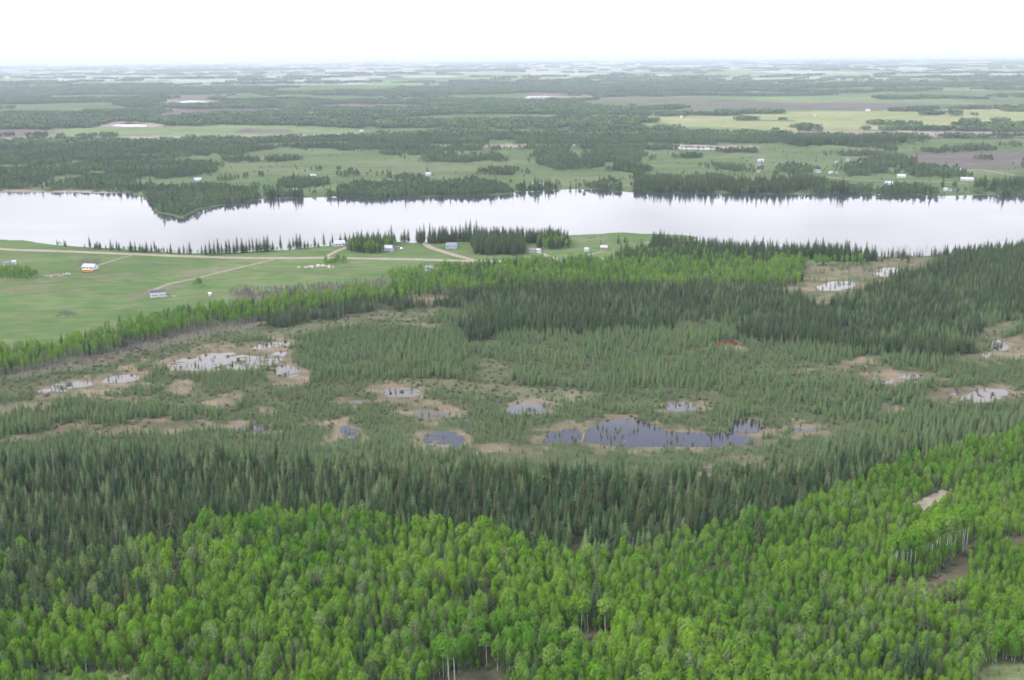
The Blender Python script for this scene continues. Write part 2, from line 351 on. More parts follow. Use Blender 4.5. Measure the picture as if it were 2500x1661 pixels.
def leaf_mat(name, a, b_, c_, transl=0.42, patch=0.018, rnd=0.45):
    """Foliage whose colour differs from tree to tree (object random) and from stand to stand (noise of the tree's place)."""
    m = bpy.data.materials.new(name); m.use_nodes = True
    t = m.node_tree; t.nodes.clear(); n = t.nodes.new
    o = n('ShaderNodeOutputMaterial'); oi = n('ShaderNodeObjectInfo')
    sc_ = n('ShaderNodeVectorMath'); sc_.operation = 'SCALE'; sc_.inputs['Scale'].default_value = patch
    t.links.new(oi.outputs['Location'], sc_.inputs[0])
    nz_ = n('ShaderNodeTexNoise'); nz_.inputs['Scale'].default_value = 1.0; nz_.inputs['Detail'].default_value = 2
    t.links.new(sc_.outputs[0], nz_.inputs['Vector'])
    mr = n('ShaderNodeMapRange'); mr.inputs['From Min'].default_value = 0.34; mr.inputs['From Max'].default_value = 0.66
    t.links.new(nz_.outputs['Fac'], mr.inputs['Value'])
    m1 = n('ShaderNodeMix'); m1.data_type = 'RGBA'; m1.inputs['A'].default_value = (*a, 1); m1.inputs['B'].default_value = (*b_, 1)
    t.links.new(mr.outputs[0], m1.inputs['Factor'])
    rr = n('ShaderNodeMapRange'); rr.inputs['From Min'].default_value = 0.0; rr.inputs['From Max'].default_value = 1.0
    rr.inputs['To Max'].default_value = rnd * 1.6
    pw = n('ShaderNodeMath'); pw.operation = 'POWER'; pw.inputs[1].default_value = 1.8
    t.links.new(oi.outputs['Random'], pw.inputs[0]); t.links.new(pw.outputs[0], rr.inputs['Value'])
    m2 = n('ShaderNodeMix'); m2.data_type = 'RGBA'; m2.inputs['B'].default_value = (*c_, 1)
    t.links.new(rr.outputs[0], m2.inputs['Factor']); t.links.new(m1.outputs['Result'], m2.inputs['A'])
    # leaf to leaf variation
    tcn = n('ShaderNodeTexCoord'); nf = n('ShaderNodeTexNoise'); nf.inputs['Scale'].default_value = 14.0; nf.inputs['Detail'].default_value = 2
    t.links.new(tcn.outputs['Object'], nf.inputs['Vector'])
    fr = n('ShaderNodeMapRange'); fr.inputs['From Min'].default_value = 0.3; fr.inputs['From Max'].default_value = 0.7
    fr.inputs['To Min'].default_value = 0.84; fr.inputs['To Max'].default_value = 1.16
    t.links.new(nf.outputs['Fac'], fr.inputs['Value'])
    vs = n('ShaderNodeVectorMath'); vs.operation = 'SCALE'
    t.links.new(m2.outputs['Result'], vs.inputs[0]); t.links.new(fr.outputs[0], vs.inputs['Scale'])
    df = n('ShaderNodeBsdfDiffuse'); t.links.new(vs.outputs[0], df.inputs['Color'])
    if transl > 0:
        tr = n('ShaderNodeBsdfTranslucent'); t.links.new(vs.outputs[0], tr.inputs['Color'])
        ms = n('ShaderNodeMixShader'); ms.inputs[0].default_value = transl
        t.links.new(df.outputs[0], ms.inputs[1]); t.links.new(tr.outputs[0], ms.inputs[2])
        t.links.new(ms.outputs[0], o.inputs[0])
    else:
        t.links.new(df.outputs[0], o.inputs[0])
    return m


M = {}
M['aspen'] = leaf_mat('aspen_leaves', (0.078, 0.225, 0.010), (0.190, 0.345, 0.022), (0.215, 0.315, 0.075))
M['paleaspen'] = leaf_mat('pale_new_leaves', (0.125, 0.235, 0.040), (0.200, 0.300, 0.075), (0.210, 0.245, 0.110))
M['spruce'] = leaf_mat('spruce_needles', (0.029, 0.058, 0.025), (0.043, 0.080, 0.028), (0.072, 0.080, 0.032), 0.0, 0.02, 0.5)
M['bogspruce'] = leaf_mat('bog_spruce_needles', (0.074, 0.132, 0.050), (0.100, 0.160, 0.054), (0.125, 0.150, 0.070), 0.0, 0.02, 0.6)
M['farleaf'] = leaf_mat('far_leaves', (0.048, 0.110, 0.046), (0.120, 0.205, 0.066), (0.110, 0.120, 0.085), 0.0, 0.009, 0.6)
M['shrub'] = leaf_mat('shrub_leaves', (0.095, 0.135, 0.060), (0.130, 0.150, 0.085), (0.150, 0.135, 0.095), 0.2)
M['grey'] = leaf_mat('bare_twigs', (0.135, 0.120, 0.120), (0.160, 0.145, 0.130), (0.120, 0.130, 0.085), 0.0)
M['bark'] = mat('dark_bark', (0.10, 0.085, 0.075), scale=4)
M['white_bark'] = mat('white_bark', (0.62, 0.60, 0.57), var=0.3, scale=9)
M['dead'] = mat('dead_wood', (0.22, 0.20, 0.20), var=0.2, scale=5)
M['road'] = mat('gravel', (0.25, 0.205, 0.15), scale=0.15, var=0.15)
M['track'] = mat('dirt', (0.185, 0.16, 0.11), scale=0.2, var=0.2)
M['white'] = mat('white_siding', (0.66, 0.66, 0.68), var=0.05)
M['cream'] = mat('cream_siding', (0.62, 0.58, 0.52), var=0.05)
M['blue'] = mat('pale_blue_siding', (0.50, 0.60, 0.72), var=0.05)
M['pink'] = mat('faded_red_siding', (0.48, 0.33, 0.29), var=0.05)
M['greyroof'] = mat('grey_shingle', (0.20, 0.20, 0.23), var=0.12, scale=2)
M['paleroof'] = mat('pale_metal_roof', (0.42, 0.42, 0.47), rough=0.5, var=0.08, scale=1)
M['darkroof'] = mat('dark_shingle', (0.08, 0.08, 0.095), var=0.15, scale=2)
M['brownroof'] = mat('brown_shingle', (0.26, 0.20, 0.18), var=0.15, scale=2)
M['glass'] = mat('window_glass', (0.06, 0.07, 0.09), rough=0.1, spec=0.5, var=0.05)
M['conc'] = mat('concrete', (0.35, 0.34, 0.32))
M['bus'] = mat('school_bus_paint', (0.75, 0.33, 0.05), rough=0.4, spec=0.4, var=0.04)
M['busroof'] = mat('bus_roof_paint', (0.80, 0.50, 0.22), rough=0.4, spec=0.4, var=0.04)
M['rubber'] = mat('rubber', (0.02, 0.02, 0.02))
M['car'] = mat('silver_paint', (0.62, 0.64, 0.68), rough=0.35, spec=0.5, var=0.03)
M['carblue'] = mat('pale_blue_paint', (0.42, 0.52, 0.70), rough=0.35, spec=0.5, var=0.03)
M['wood'] = mat('weathered_boards', (0.36, 0.29, 0.23), var=0.2, scale=2)
M['rock'] = mat('pale_stone', (0.52, 0.48, 0.42), var=0.25, scale=0.8)


def ground_mat():
    m = bpy.data.materials.new('land'); m.use_nodes = True
    t = m.node_tree; b = t.nodes['Principled BSDF']; n = t.nodes.new
    b.inputs['Roughness'].default_value = 1.0; b.inputs['Specular IOR Level'].default_value = 0.0
    a = n('ShaderNodeAttribute'); a.attribute_name = 'cover'
    c = n('ShaderNodeTexCoord')
    cur = a.outputs['Color']
    for s, lo, hi, st in ((0.9, 0.78, 1.22, 1.0), (0.11, 0.82, 1.18, 0.45), (0.013, 0.86, 1.14, 0.5)):
        mp = n('ShaderNodeMapping'); mp.inputs['Scale'].default_value = (s * st, s, s)
        t.links.new(c.outputs['Object'], mp.inputs['Vector'])
        z = n('ShaderNodeTexNoise'); z.inputs['Scale'].default_value = 1.0; z.inputs['Detail'].default_value = 4
        t.links.new(mp.outputs[0], z.inputs['Vector'])
        r = n('ShaderNodeMapRange'); r.inputs['From Min'].default_value = 0.3; r.inputs['From Max'].default_value = 0.7
        r.inputs['To Min'].default_value = lo; r.inputs['To Max'].default_value = hi
        t.links.new(z.outputs['Fac'], r.inputs['Value'])
        v = n('ShaderNodeVectorMath'); v.operation = 'SCALE'
        t.links.new(cur, v.inputs[0]); t.links.new(r.outputs[0], v.inputs['Scale']); cur = v.outputs[0]
    t.links.new(cur, b.inputs['Base Color'])
    return m


def water_mat(name, base, rough, bump, bscale):
    m = bpy.data.materials.new(name); m.use_nodes = True
    t = m.node_tree; b = t.nodes['Principled BSDF']; n = t.nodes.new
    b.inputs['Base Color'].default_value = (*base, 1); b.inputs['Roughness'].default_value = rough
    b.inputs['IOR'].default_value = 1.333; b.inputs['Specular IOR Level'].default_value = 0.5
    c = n('ShaderNodeTexCoord'); mp = n('ShaderNodeMapping'); mp.inputs['Scale'].default_value = (bscale, bscale * 1.6, 1)
    t.links.new(c.outputs['Object'], mp.inputs['Vector'])
    z = n('ShaderNodeTexNoise'); z.inputs['Scale'].default_value = 1.0; z.inputs['Detail'].default_value = 3
    t.links.new(mp.outputs[0], z.inputs['Vector'])
    bp = n('ShaderNodeBump'); bp.inputs['Strength'].default_value = bump; bp.inputs['Distance'].default_value = 0.1
    t.links.new(z.outputs['Fac'], bp.inputs['Height']); t.links.new(bp.outputs[0], b.inputs['Normal'])
    # bands of light wind ruffle the surface a little more in places
    z2 = n('ShaderNodeTexNoise'); z2.inputs['Scale'].default_value = 1.0; z2.inputs['Detail'].default_value = 3
    mp2 = n('ShaderNodeMapping'); mp2.inputs['Scale'].default_value = (0.004, 0.02, 1)
    t.links.new(c.outputs['Object'], mp2.inputs['Vector']); t.links.new(mp2.outputs[0], z2.inputs['Vector'])
    r = n('ShaderNodeMapRange'); r.inputs['From Min'].default_value = 0.4; r.inputs['From Max'].default_value = 0.75
    r.inputs['To Min'].default_value = rough; r.inputs['To Max'].default_value = rough * 2.5
    t.links.new(z2.outputs['Fac'], r.inputs['Value']); t.links.new(r.outputs[0], b.inputs['Roughness'])
    return m


M['land'] = ground_mat()
M['lake'] = water_mat('lake_water', (0.03, 0.04, 0.05), 0.045, 0.09, 0.45)
M['pond'] = water_mat('bog_water', (0.027, 0.018, 0.016), 0.03, 0.02, 0.5)
M['rust'] = mat('rusty_moss', (0.095, 0.030, 0.013), var=0.25, spec=0.0, scale=0.3)


# ------------------------------------------------------------------ object helpers
def tag(o, label=None, cat=None, group=None, kind=None):
    if label: o['label'] = label
    if cat: o['category'] = cat
    if group: o['group'] = group
    if kind: o['kind'] = kind
    return o


def mesh_np(name, V, F, mats, midx=None, smooth=False):
    me = bpy.data.meshes.new(name)
    V = np.asarray(V, float)
    if isinstance(F, np.ndarray):
        nf, k = F.shape
        me.vertices.add(len(V)); me.vertices.foreach_set('co', V.astype(np.float32).ravel())
        me.loops.add(nf * k); me.loops.foreach_set('vertex_index', F.astype(np.int32).ravel())
        me.polygons.add(nf); me.polygons.foreach_set('loop_start', (np.arange(nf) * k).astype(np.int32))
        me.polygons.foreach_set('loop_total', np.full(nf, k, np.int32))
        me.update(calc_edges=True)
    else:
        me.from_pydata([tuple(v) for v in V], [], F)
    for m in mats:
        me.materials.append(m)
    if midx is not None:
        me.polygons.foreach_set('material_index', np.asarray(midx, np.int32))
    me.polygons.foreach_set('use_smooth', np.full(len(me.polygons), smooth, bool))
    me.update()
    return me


def obj(name, me, parent=None, loc=None):
    o = bpy.data.objects.new(name, me); COL.objects.link(o)
    if parent is not None: o.parent = parent
    if loc is not None: o.location = loc
    return o


class MB:
    """Collects faces."""
    def __init__(s): s.v = []; s.f = []; s.m = []

    def face(s, pts, mi=0):
        k = len(s.v); s.v += [tuple(p) for p in pts]; s.f.append(tuple(range(k, k + len(pts)))); s.m.append(mi)

    def box(s, x0, x1, y0, y1, z0, z1, mi=0):
        k = len(s.v)
        s.v += [(x0, y0, z0), (x1, y0, z0), (x1, y1, z0), (x0, y1, z0), (x0, y0, z1), (x1, y0, z1), (x1, y1, z1), (x0, y1, z1)]
        for q in ((0, 3, 2, 1), (4, 5, 6, 7), (0, 1, 5, 4), (1, 2, 6, 5), (2, 3, 7, 6), (3, 0, 4, 7)):
            s.f.append(tuple(k + i for i in q)); s.m.append(mi)

    def tube(s, pts, rads, n=6, mi=0):
        k = len(s.v); P = [np.array(p, float) for p in pts]
        for i, (p, r) in enumerate(zip(P, rads)):
            d = P[min(i + 1, len(P) - 1)] - P[max(i - 1, 0)]; d /= (np.linalg.norm(d) + 1e-9)
            a = np.cross(d, [0.31, 0.95, 0.05]); a /= np.linalg.norm(a); b = np.cross(d, a)
            for j in range(n):
                t = 2 * math.pi * j / n
                s.v.append(tuple(p + r * (a * math.cos(t) + b * math.sin(t))))
        for i in range(len(P) - 1):
            for j in range(n):
                s.f.append((k + i * n + j, k + i * n + (j + 1) % n, k + (i + 1) * n + (j + 1) % n, k + (i + 1) * n + j)); s.m.append(mi)
        s.f.append(tuple(k + (len(P) - 1) * n + j for j in range(n))); s.m.append(mi)

    def cyl_y(s, cx, cz, r, y0, y1, n=10, mi=0):
        k = len(s.v)
        for y in (y0, y1):
            for j in range(n):
                t = 2 * math.pi * j / n; s.v.append((cx + r * math.cos(t), y, cz + r * math.sin(t)))
        for j in range(n):
            s.f.append((k + j, k + (j + 1) % n, k + n + (j + 1) % n, k + n + j)); s.m.append(mi)
        s.f.append(tuple(k + j for j in range(n))[::-1]); s.m.append(mi); s.f.append(tuple(k + n + j for j in range(n))); s.m.append(mi)

    def mesh(s, name, mats, smooth=False): return mesh_np(name, s.v, s.f, mats, s.m, smooth)

    def put(s, name, mats, parent=None, loc=None): return obj(name, s.mesh(name, mats), parent, loc)


# ------------------------------------------------------------------ land
def cover(x, y):
    """Colour of the bare land and its ground plants (with sunshine painted into the SUNLIT strip)."""
    r = np.hypot(x, y)
    wx, wy = warp(x, y, 0.8)
    n1 = fbm(x / 30, y / 18, 201, 4); n2 = fbm(x / 9, y / 7, 211, 3)
    C = np.zeros((x.size, 3))
    bright = 0.90

    def put(m, c, c2=None, n=None):
        if c2 is None: C[m] = c
        else:
            k = np.clip((n[m] - 0.3) / 0.4, 0, 1)[:, None]; C[m] = np.array(c) * (1 - k) + np.array(c2) * k

    put(r < 1500, (0.066, 0.088, 0.042), (0.108, 0.104, 0.060), n1 * 0.5 + n2 * 0.5)                      # bog
    put(inside(MEADOW, wx, wy) | ((r > 1000) & (r < 1500)), (0.086, 0.142, 0.046), (0.128, 0.152, 0.068), n1 * 0.75 + 0.25 * n2)
    put(inside(BELT, x, y), (0.07, 0.085, 0.04), (0.09, 0.10, 0.05), n2)
    put(inside(DARK, x, y), (0.06, 0.065, 0.04), (0.085, 0.08, 0.05), n2)
    fx2, fy2 = warp_fine(x, y)
    put(inside(MARSH, fx2, fy2), (0.095, 0.105, 0.055), (0.195, 0.155, 0.105), n1 * 0.4 + 0.6 * n2)
    put(inany(OPEN, fx2, fy2), (0.098, 0.095, 0.055), (0.215, 0.165, 0.112), n1 * 0.35 + 0.65 * n2)
    put(inany(GREENOPEN, fx2, fy2), (0.092, 0.105, 0.055), (0.145, 0.130, 0.080), n2)
    put(inany(GREY, wx, wy), (0.13, 0.12, 0.085))
    put(inside(FSPRUCE, x, y), (0.045, 0.05, 0.03), (0.07, 0.065, 0.04), n2)
    ff = (r < 560) & ~inside(FSPRUCE, x, y) & ((y < 400) | (x > 120)) & (inside(FASPEN, x, y))
    put(ff, (0.060, 0.085, 0.030), (0.105, 0.098, 0.055), n1)
    m = inany(FCLEAR, wx, wy)
    put(m, (0.085, 0.085, 0.045), (0.155, 0.118, 0.082), n2)
    m = inany(FCLEAR[:2], wx, wy)
    put(m, (0.105, 0.165, 0.055), (0.165, 0.170, 0.085), n1)
    m = inside(MEADOW, x, y)
    for P, c in BARE: put(inside(P, fx2, fy2), np.array(c) * 0.45 + np.array((0.085, 0.118, 0.052)) * 0.5)
    # beyond the lake
    f = r > 1480
    k = fbm(x / 120, y / 60, 221, 4)
    put(f, (0.085, 0.128, 0.052), (0.130, 0.150, 0.078), k)
    g = r > 2560
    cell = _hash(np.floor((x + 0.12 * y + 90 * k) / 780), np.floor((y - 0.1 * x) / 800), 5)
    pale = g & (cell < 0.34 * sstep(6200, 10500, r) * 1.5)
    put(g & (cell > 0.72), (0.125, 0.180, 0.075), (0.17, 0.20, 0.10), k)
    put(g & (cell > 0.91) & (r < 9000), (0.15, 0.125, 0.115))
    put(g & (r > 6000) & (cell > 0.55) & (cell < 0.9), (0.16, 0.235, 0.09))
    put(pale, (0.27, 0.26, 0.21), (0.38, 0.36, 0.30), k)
    put(f & inside(SUNLIT, wx, wy), (0.190, 0.220, 0.092), (0.260, 0.260, 0.135), k)  # sunshine on this far pasture is put into its lighter, yellower colour
    put(f & inany(FARSOIL, wx, wy), (0.115, 0.102, 0.088), (0.145, 0.122, 0.108), k)
    put(f & inany(REED, wx, wy), (0.235, 0.185, 0.16), (0.30, 0.24, 0.20), k)
    C = C * bright
    w = f & wood_far(x, y)
    put(w, (0.042, 0.070, 0.030), (0.060, 0.090, 0.038), k)
    return C


FASPEN = poly([(-400, 1310), (200, 1300), (300, 1282), (400, 1290), (500, 1240), (620, 1206), (760, 1212), (880, 1222), (930, 1240), (1080, 1246), (1180, 1272), (1300, 1298), (1420, 1300), (1550, 1262),
               (1700, 1228), (1850, 1190), (2000, 1118), (2150, 1062), (2400, 1002), (2900, 840), (2900, 1760), (-400, 1760)])
BARE = [(ell(208, 606, 32, 6), (0.115, 0.095, 0.09)), (ell(205, 622, 22, 5), (0.16, 0.135, 0.12)), (ell(340, 676, 45, 8, -0.25), (0.22, 0.165, 0.125)), (ell(390, 664, 40, 5, -0.2), (0.22, 0.19, 0.14)),
        (ell(162, 721, 26, 4), (0.085, 0.07, 0.065)), (ell(60, 662, 80, 7, -0.1), (0.225, 0.205, 0.125)), (ell(250, 640, 70, 8), (0.205, 0.20, 0.115)), (ell(450, 627, 90, 5, -0.12), (0.235, 0.22, 0.13)),
        (ell(1380, 548, 55, 4), (0.28, 0.225, 0.17)), (ell(880, 600, 40, 2), (0.17, 0.15, 0.11)), (ell(135, 636, 36, 5), (0.26, 0.22, 0.18)), (ell(370, 612, 60, 6, -0.05), (0.13, 0.155, 0.085)),
        (ell(2215, 445, 40, 3), (0.28, 0.22, 0.17)), (ell(1780, 376, 10, 3), (0.30, 0.22, 0.18)), (ell(940, 391, 60, 2), (0.20, 0.20, 0.13))]


def build_land():
    a = np.radians(np.concatenate([np.arange(-180, -34, 12.2), np.arange(-33, 33.01, 0.105), np.arange(45, 180, 12.2)]))
    q = 1 / (CAM_H * FPX)
    inv = np.concatenate([np.arange(1 / 225, 1 / 600, -5.5 * q), np.arange(1 / 600, 1 / 1230, -2.2 * q), np.arange(1 / 1230, 1 / 1580, -5 * q), np.arange(1 / 1580, 1 / 9000, -1.5 * q), np.arange(1 / 9000, 1 / 60000, -0.9 * q)])
    rad = np.concatenate([[60, 140], 1 / inv, [60000, 70000]])
    A, R = np.meshgrid(a, rad)
    x = (R * np.sin(A)).ravel(); y = (R * np.cos(A)).ravel()
    z = terrain(x, y)
    V = np.column_stack([x, y, z])
    nr, na = R.shape
    i = np.arange(nr - 1)[:, None]; j = np.arange(na)[None]
    jn = (j + 1) % na
    F = np.stack([i * na + j, i * na + jn, (i + 1) * na + jn, (i + 1) * na + j], -1).reshape(-1, 4)
    F = F[:, ::-1]
    k = len(V)
    V = np.vstack([V, [0, 0, terrain(0.0, 0.0)]])
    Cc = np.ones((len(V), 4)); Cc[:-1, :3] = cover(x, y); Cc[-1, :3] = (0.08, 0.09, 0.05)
    F = np.vstack([F, np.column_stack([np.arange(0, na), np.full(na, k), np.full(na, k), (np.arange(na) + 1) % na])[:0]]) if False else F
    me = mesh_np('land', V, F, [M['land']], smooth=True)
    at_ = me.color_attributes.new('cover', 'FLOAT_COLOR', 'POINT')
    at_.data.foreach_set('color', Cc.astype(np.float32).ravel())
    o = obj('land', me)
    tag(o, 'flat boreal land of bog, meadow, pasture and fields reaching to the horizon', kind='structure')


build_land()


def fan_sheet(name, P, z, m, label, kind='structure', cell=None):
    o = obj(name, mesh_np(name, np.column_stack([P, np.full(len(P), z)]), [tuple(range(len(P)))], [m]))
    # keep the face looking up
    if o.data.polygons[0].normal.z < 0: o.data.flip_normals()
    return tag(o, label, kind=kind)


# a shoreline with small irregular bays
def rough_outline(P, amp, step, seed):
    out_ = []
    n = len(P)
    for i in range(n):
        a, b = P[i], P[(i + 1) % n]
        L = np.linalg.norm(b - a); k = max(1, min(60, int(L / step)))
        for t in range(k): out_.append(a + (b - a) * t / k)
    out_ = np.array(out_)
    out_[:, 0] += amp * 2 * (fbm(out_[:, 0] / 25, out_[:, 1] / 25, seed, 3) - 0.5)
    out_[:, 1] += amp * 2 * (fbm(out_[:, 0] / 25, out_[:, 1] / 25, seed + 9, 3) - 0.5)
    return out_


fan_sheet('lake', rough_outline(LAKE, 6, 6, 3), 0.06, M['lake'], 'long calm lake lying across the view and mirroring white cloud')


def pond(P, cut, label, m='pond', s=0.8, seed=1, sx=7.0, sy=5.0):
    """Standing water that breaks up into reeds: the cells of a fine grid inside outline P where the hummock noise stays low."""
    x0, y0 = P.min(0); x1, y1 = P.max(0)
    s = max(s, math.sqrt((x1 - x0) * (y1 - y0) / 30000))
    gx = np.arange(x0, x1, s); gy = np.arange(y0, y1, s)
    X, Y = np.meshgrid(gx, gy)
    wx, wy = warp(X.ravel() + s / 2, Y.ravel() + s / 2, 0.5)
    cut = cut + 0.08
    keep = inside(P, wx, wy) & (fbm(X.ravel() / sx, Y.ravel() / sy, seed, 3) < cut)
    K = keep.reshape(X.shape)
    if not keep.any(): return
    jj, ii = np.nonzero(K)
    nx = len(gx) + 1
    ids = np.stack([jj * nx + ii, jj * nx + ii + 1, (jj + 1) * nx + ii + 1, (jj + 1) * nx + ii], -1)
    used, inv = np.unique(ids, return_inverse=True)
    vx = x0 + (used % nx) * s; vy = y0 + (used // nx) * s
    hz_ = terrain(np.array([vx.mean()]), np.array([vy.mean()]))[0] if np.hypot(vx.mean(), vy.mean()) > 1900 else 0.0
    zz = terrain(vx, vy) if hz_ else np.zeros_like(vx)
    V = np.column_stack([vx, vy, zz + (0.05 if not hz_ else 0.6)])
    o = obj('pond' if m == 'pond' else 'moss_patch', mesh_np('pond', V, inv.reshape(ids.shape).astype(np.int64), [M[m]]))
    tag(o, label, kind='structure')


PONDS = [
    (poly([(375, 850), (420, 828), (480, 815), (530, 812), (600, 825), (640, 812), (662, 815), (640, 835), (600, 850), (520, 856), (440, 855)]), 0.56, 'large shallow bog pool shining white and streaked with reeds at left'),
    (poly([(575, 803), (600, 793), (670, 788), (682, 797), (640, 802), (590, 805)]), 0.50, 'narrow white pool behind the large reedy pool'),
    (ell(658, 856, 33, 14), 0.60, 'small white pool right of the large reedy pool'),
    (ell(280, 873, 46, 9, -0.12), 0.62, 'small blue pool left of the large white one'),
    (ell(165, 888, 52, 9, -0.1), 0.56, 'blue pool at far left of the bog'), (ell(120, 902, 40, 6), 0.45, 'thin streaks of blue water at the left end of the bog'),
    (ell(925, 904, 46, 12), 0.66, 'bright white oval pool in mid bog'), (ell(815, 929, 22, 5), 0.52, 'tiny pool left of the white oval pool'),
    (ell(1212, 945, 44, 15), 0.66, 'round lilac pool ringed by small spruces'), (ell(1000, 955, 50, 10), 0.48, 'faint muddy pool left of the round lilac pool'),
    (ell(1075, 960, 18, 6), 0.5, 'tiny puddle left of the round lilac pool'),
    (ell(1025, 1014, 50, 22), 0.60, 'half overgrown lilac pool left of the biggest pool'), (ell(800, 1000, 20, 18), 0.56, 'small grey pool by the front spruces'),
    (ell(580, 988, 44, 8), 0.62, 'narrow red edged pool by the front spruces'), (ell(645, 949, 14, 5), 0.55, 'tiny reddish puddle in the left bog'),
    (poly([(1345, 1020), (1350, 995), (1390, 978), (1450, 966), (1500, 975), (1540, 993), (1620, 995), (1680, 995), (1735, 1008), (1715, 1026), (1600, 1031), (1450, 1031)]), 0.80, 'biggest blue pool with spruce reflections in the bog centre'),
    (poly([(1250, 1024), (1260, 998), (1330, 990), (1345, 1000), (1335, 1024)]), 0.62, 'reedy pool joining the biggest pool on its left'),
    (ell(1712, 982, 50, 18), 0.60, 'pale lilac pool behind the right end of the biggest pool'), (ell(1855, 992, 32, 9), 0.45, 'muddy pool right of the biggest pool'),
    (ell(1570, 938, 36, 12), 0.52, 'small reedy pool behind the biggest pool'), (ell(1632, 1087, 12, 6), 0.6, 'tiny puddle near the front spruces at right'),
    (ell(1675, 802, 12, 6), 0.7, 'tiny blue puddle below the rust red moss'), (ell(2100, 870, 32, 6), 0.6, 'small bluish pool in the right bog'), (ell(2030, 878, 30, 8), 0.46, 'scattered puddles in the right bog'),
    (ell(2265, 912, 60, 15, -0.1), 0.56, 'broken bluish pool near the right edge'), (ell(2195, 903, 12, 8), 0.5, 'tiny pool left of the broken bluish pool'),
    (ell(2295, 795, 24, 14), 0.66, 'small bright pool at the right edge below the dark spruces'), (ell(2270, 818, 10, 8), 0.55, 'tiny puddle in front of the right edge pool'),
    (ell(1930, 660, 46, 10, -0.1), 0.68, 'bluish pool in the tan marsh near the lake'), (ell(2050, 628, 40, 11), 0.58, 'bright reedy pool in the tan marsh near the lake'),
    (poly([(375, 239), (380, 234), (440, 232), (478, 235), (470, 240), (400, 241)]), 0.7, 'far thin lake shining beyond the left woods'), (poly([(255, 291), (290, 283), (340, 286), (345, 292), (300, 293)]), 0.62, 'far reedy pond among the left woods'),
    (poly([(1210, 228), (1215, 222), (1270, 223), (1275, 228)]), 0.7, 'far thin pond in the middle distance'), (poly([(1535, 346), (1545, 338), (1640, 339), (1660, 346)]), 0.62, 'far pond beyond the opposite shore'),
    (poly([(140, 327), (150, 323), (240, 323), (240, 327)]), 0.5, 'far puddles in the left reed strip'), (poly([(590, 322), (600, 317), (820, 315), (815, 321)]), 0.45, 'far puddles in the reed strip left of the long wood')]
for i, (P, cut, lab) in enumerate(PONDS):
    pond(P, cut, lab, seed=300 + i)
pond(ell(1668, 791, 32, 7), 0.75, 'rust red mossy patch among the bog spruces', 'rust', seed=391)
pond(ell(1600, 803, 40, 4, -0.2), 0.5, 'thin rust brown streak left of the rust red moss', 'rust', seed=392)


def strip(name, pts, width, m, label, dz=0.07):
    P = at([p[0] for p in pts], [p[1] for p in pts])[:, :2]
    Q = []
    for i in range(len(P) - 1):
        L = np.linalg.norm(P[i + 1] - P[i]); k = max(2, int(L / 6))
        p0 = P[max(i - 1, 0)]; p1 = P[i]; p2 = P[i + 1]; p3 = P[min(i + 2, len(P) - 1)]
        for t in np.arange(k) / k:
            Q.append(0.5 * ((2 * p1) + (p2 - p0) * t + (2 * p0 - 5 * p1 + 4 * p2 - p3) * t * t + (3 * p1 - p0 - 3 * p2 + p3) * t ** 3))
    Q.append(P[-1]); Q = np.array(Q)
    T = np.gradient(Q, axis=0); T /= np.linalg.norm(T, axis=1)[:, None] + 1e-9
    Nn = np.column_stack([-T[:, 1], T[:, 0]])
    s = np.arange(len(Q)) * 0.35
    w = width / 2 * (0.8 + 0.4 * vnoise(s, s * 0, 7)); w2 = width / 2 * (0.8 + 0.4 * vnoise(s, s * 0 + 9, 8))
    A = Q + Nn * w[:, None]; B = Q - Nn * w2[:, None]
    V = np.vstack([A, Q, B]); n = len(Q)
    z = terrain(V[:, 0], V[:, 1]) + dz
    z[n:2 * n] += 0.05
    F = []
    for i in range(n - 1):
        F += [(i, n + i, n + i + 1, i + 1), (n + i, 2 * n + i, 2 * n + i + 1, n + i + 1)]
    o = obj(name, mesh_np(name, np.column_stack([V, z]), np.array(F), [M[m]]))
    tag(o, label, kind='structure')
    return o


strip('gravel_road', [(-300, 556), (0, 574), (150, 580), (300, 586), (430, 591), (560, 595), (750, 595), (900, 597), (1050, 601), (1180, 603), (1290, 606), (1360, 602), (1460, 590)], 10, 'road',
      'pale gravel road running between the lake and the meadow')
TR = [([(632, 598), (540, 620), (450, 642), (390, 655), (345, 673)], 6, 'dirt track curving down the meadow to the white house with a dark roof'),
      ([(310, 587), (270, 598), (225, 612)], 4, 'faint dirt track from the road to the house with the bus'),
      ([(983, 563), (990, 570), (1019, 580), (1050, 589), (1095, 601)], 8, 'pale dirt drive from the road up to the white lakeside house'),
      ([(1240, 580), (1265, 592), (1300, 604)], 6, 'pale dirt drive from the road to the house behind the spruces'),
      ([(1300, 604), (1350, 590), (1390, 580)], 4, 'faint track up the grassy knoll by the lake'),
      ([(748, 594), (775, 580), (800, 570)], 5, 'dirt drive from the road to the white house on the shore'),
      ([(2104, 1178), (2122, 1166), (2172, 1143), (2190, 1135)], 7, 'short stretch of sandy road showing through the aspens at right'),
      ([(1140, 1425), (1175, 1418), (1210, 1405)], 4, 'patch of sandy trail showing between the aspens'),
      ([(1745, 398), (1752, 390), (1754, 378)], 7, 'far dirt drive below the pair of white houses'), ([(2200, 395), (2260, 392), (2320, 402), (2400, 410)], 10, 'far pale road on the opposite shore at right'),
      ([(1905, 408), (1960, 414), (2050, 418), (2140, 418), (2230, 424)], 7, 'far dirt track linking the houses opposite'), ([(1718, 222), (1730, 214), (1736, 208)], 60, 'far sunlit road climbing a wooded rise'),
      ([(650, 425), (720, 412), (780, 404), (840, 402)], 5, 'far faint track across the opposite meadow')]
for pts, w, lab in TR:
    strip('dirt_track', pts, w, 'road' if 'sandy road' in lab or 'drive' in lab else 'track', lab, 0.09)


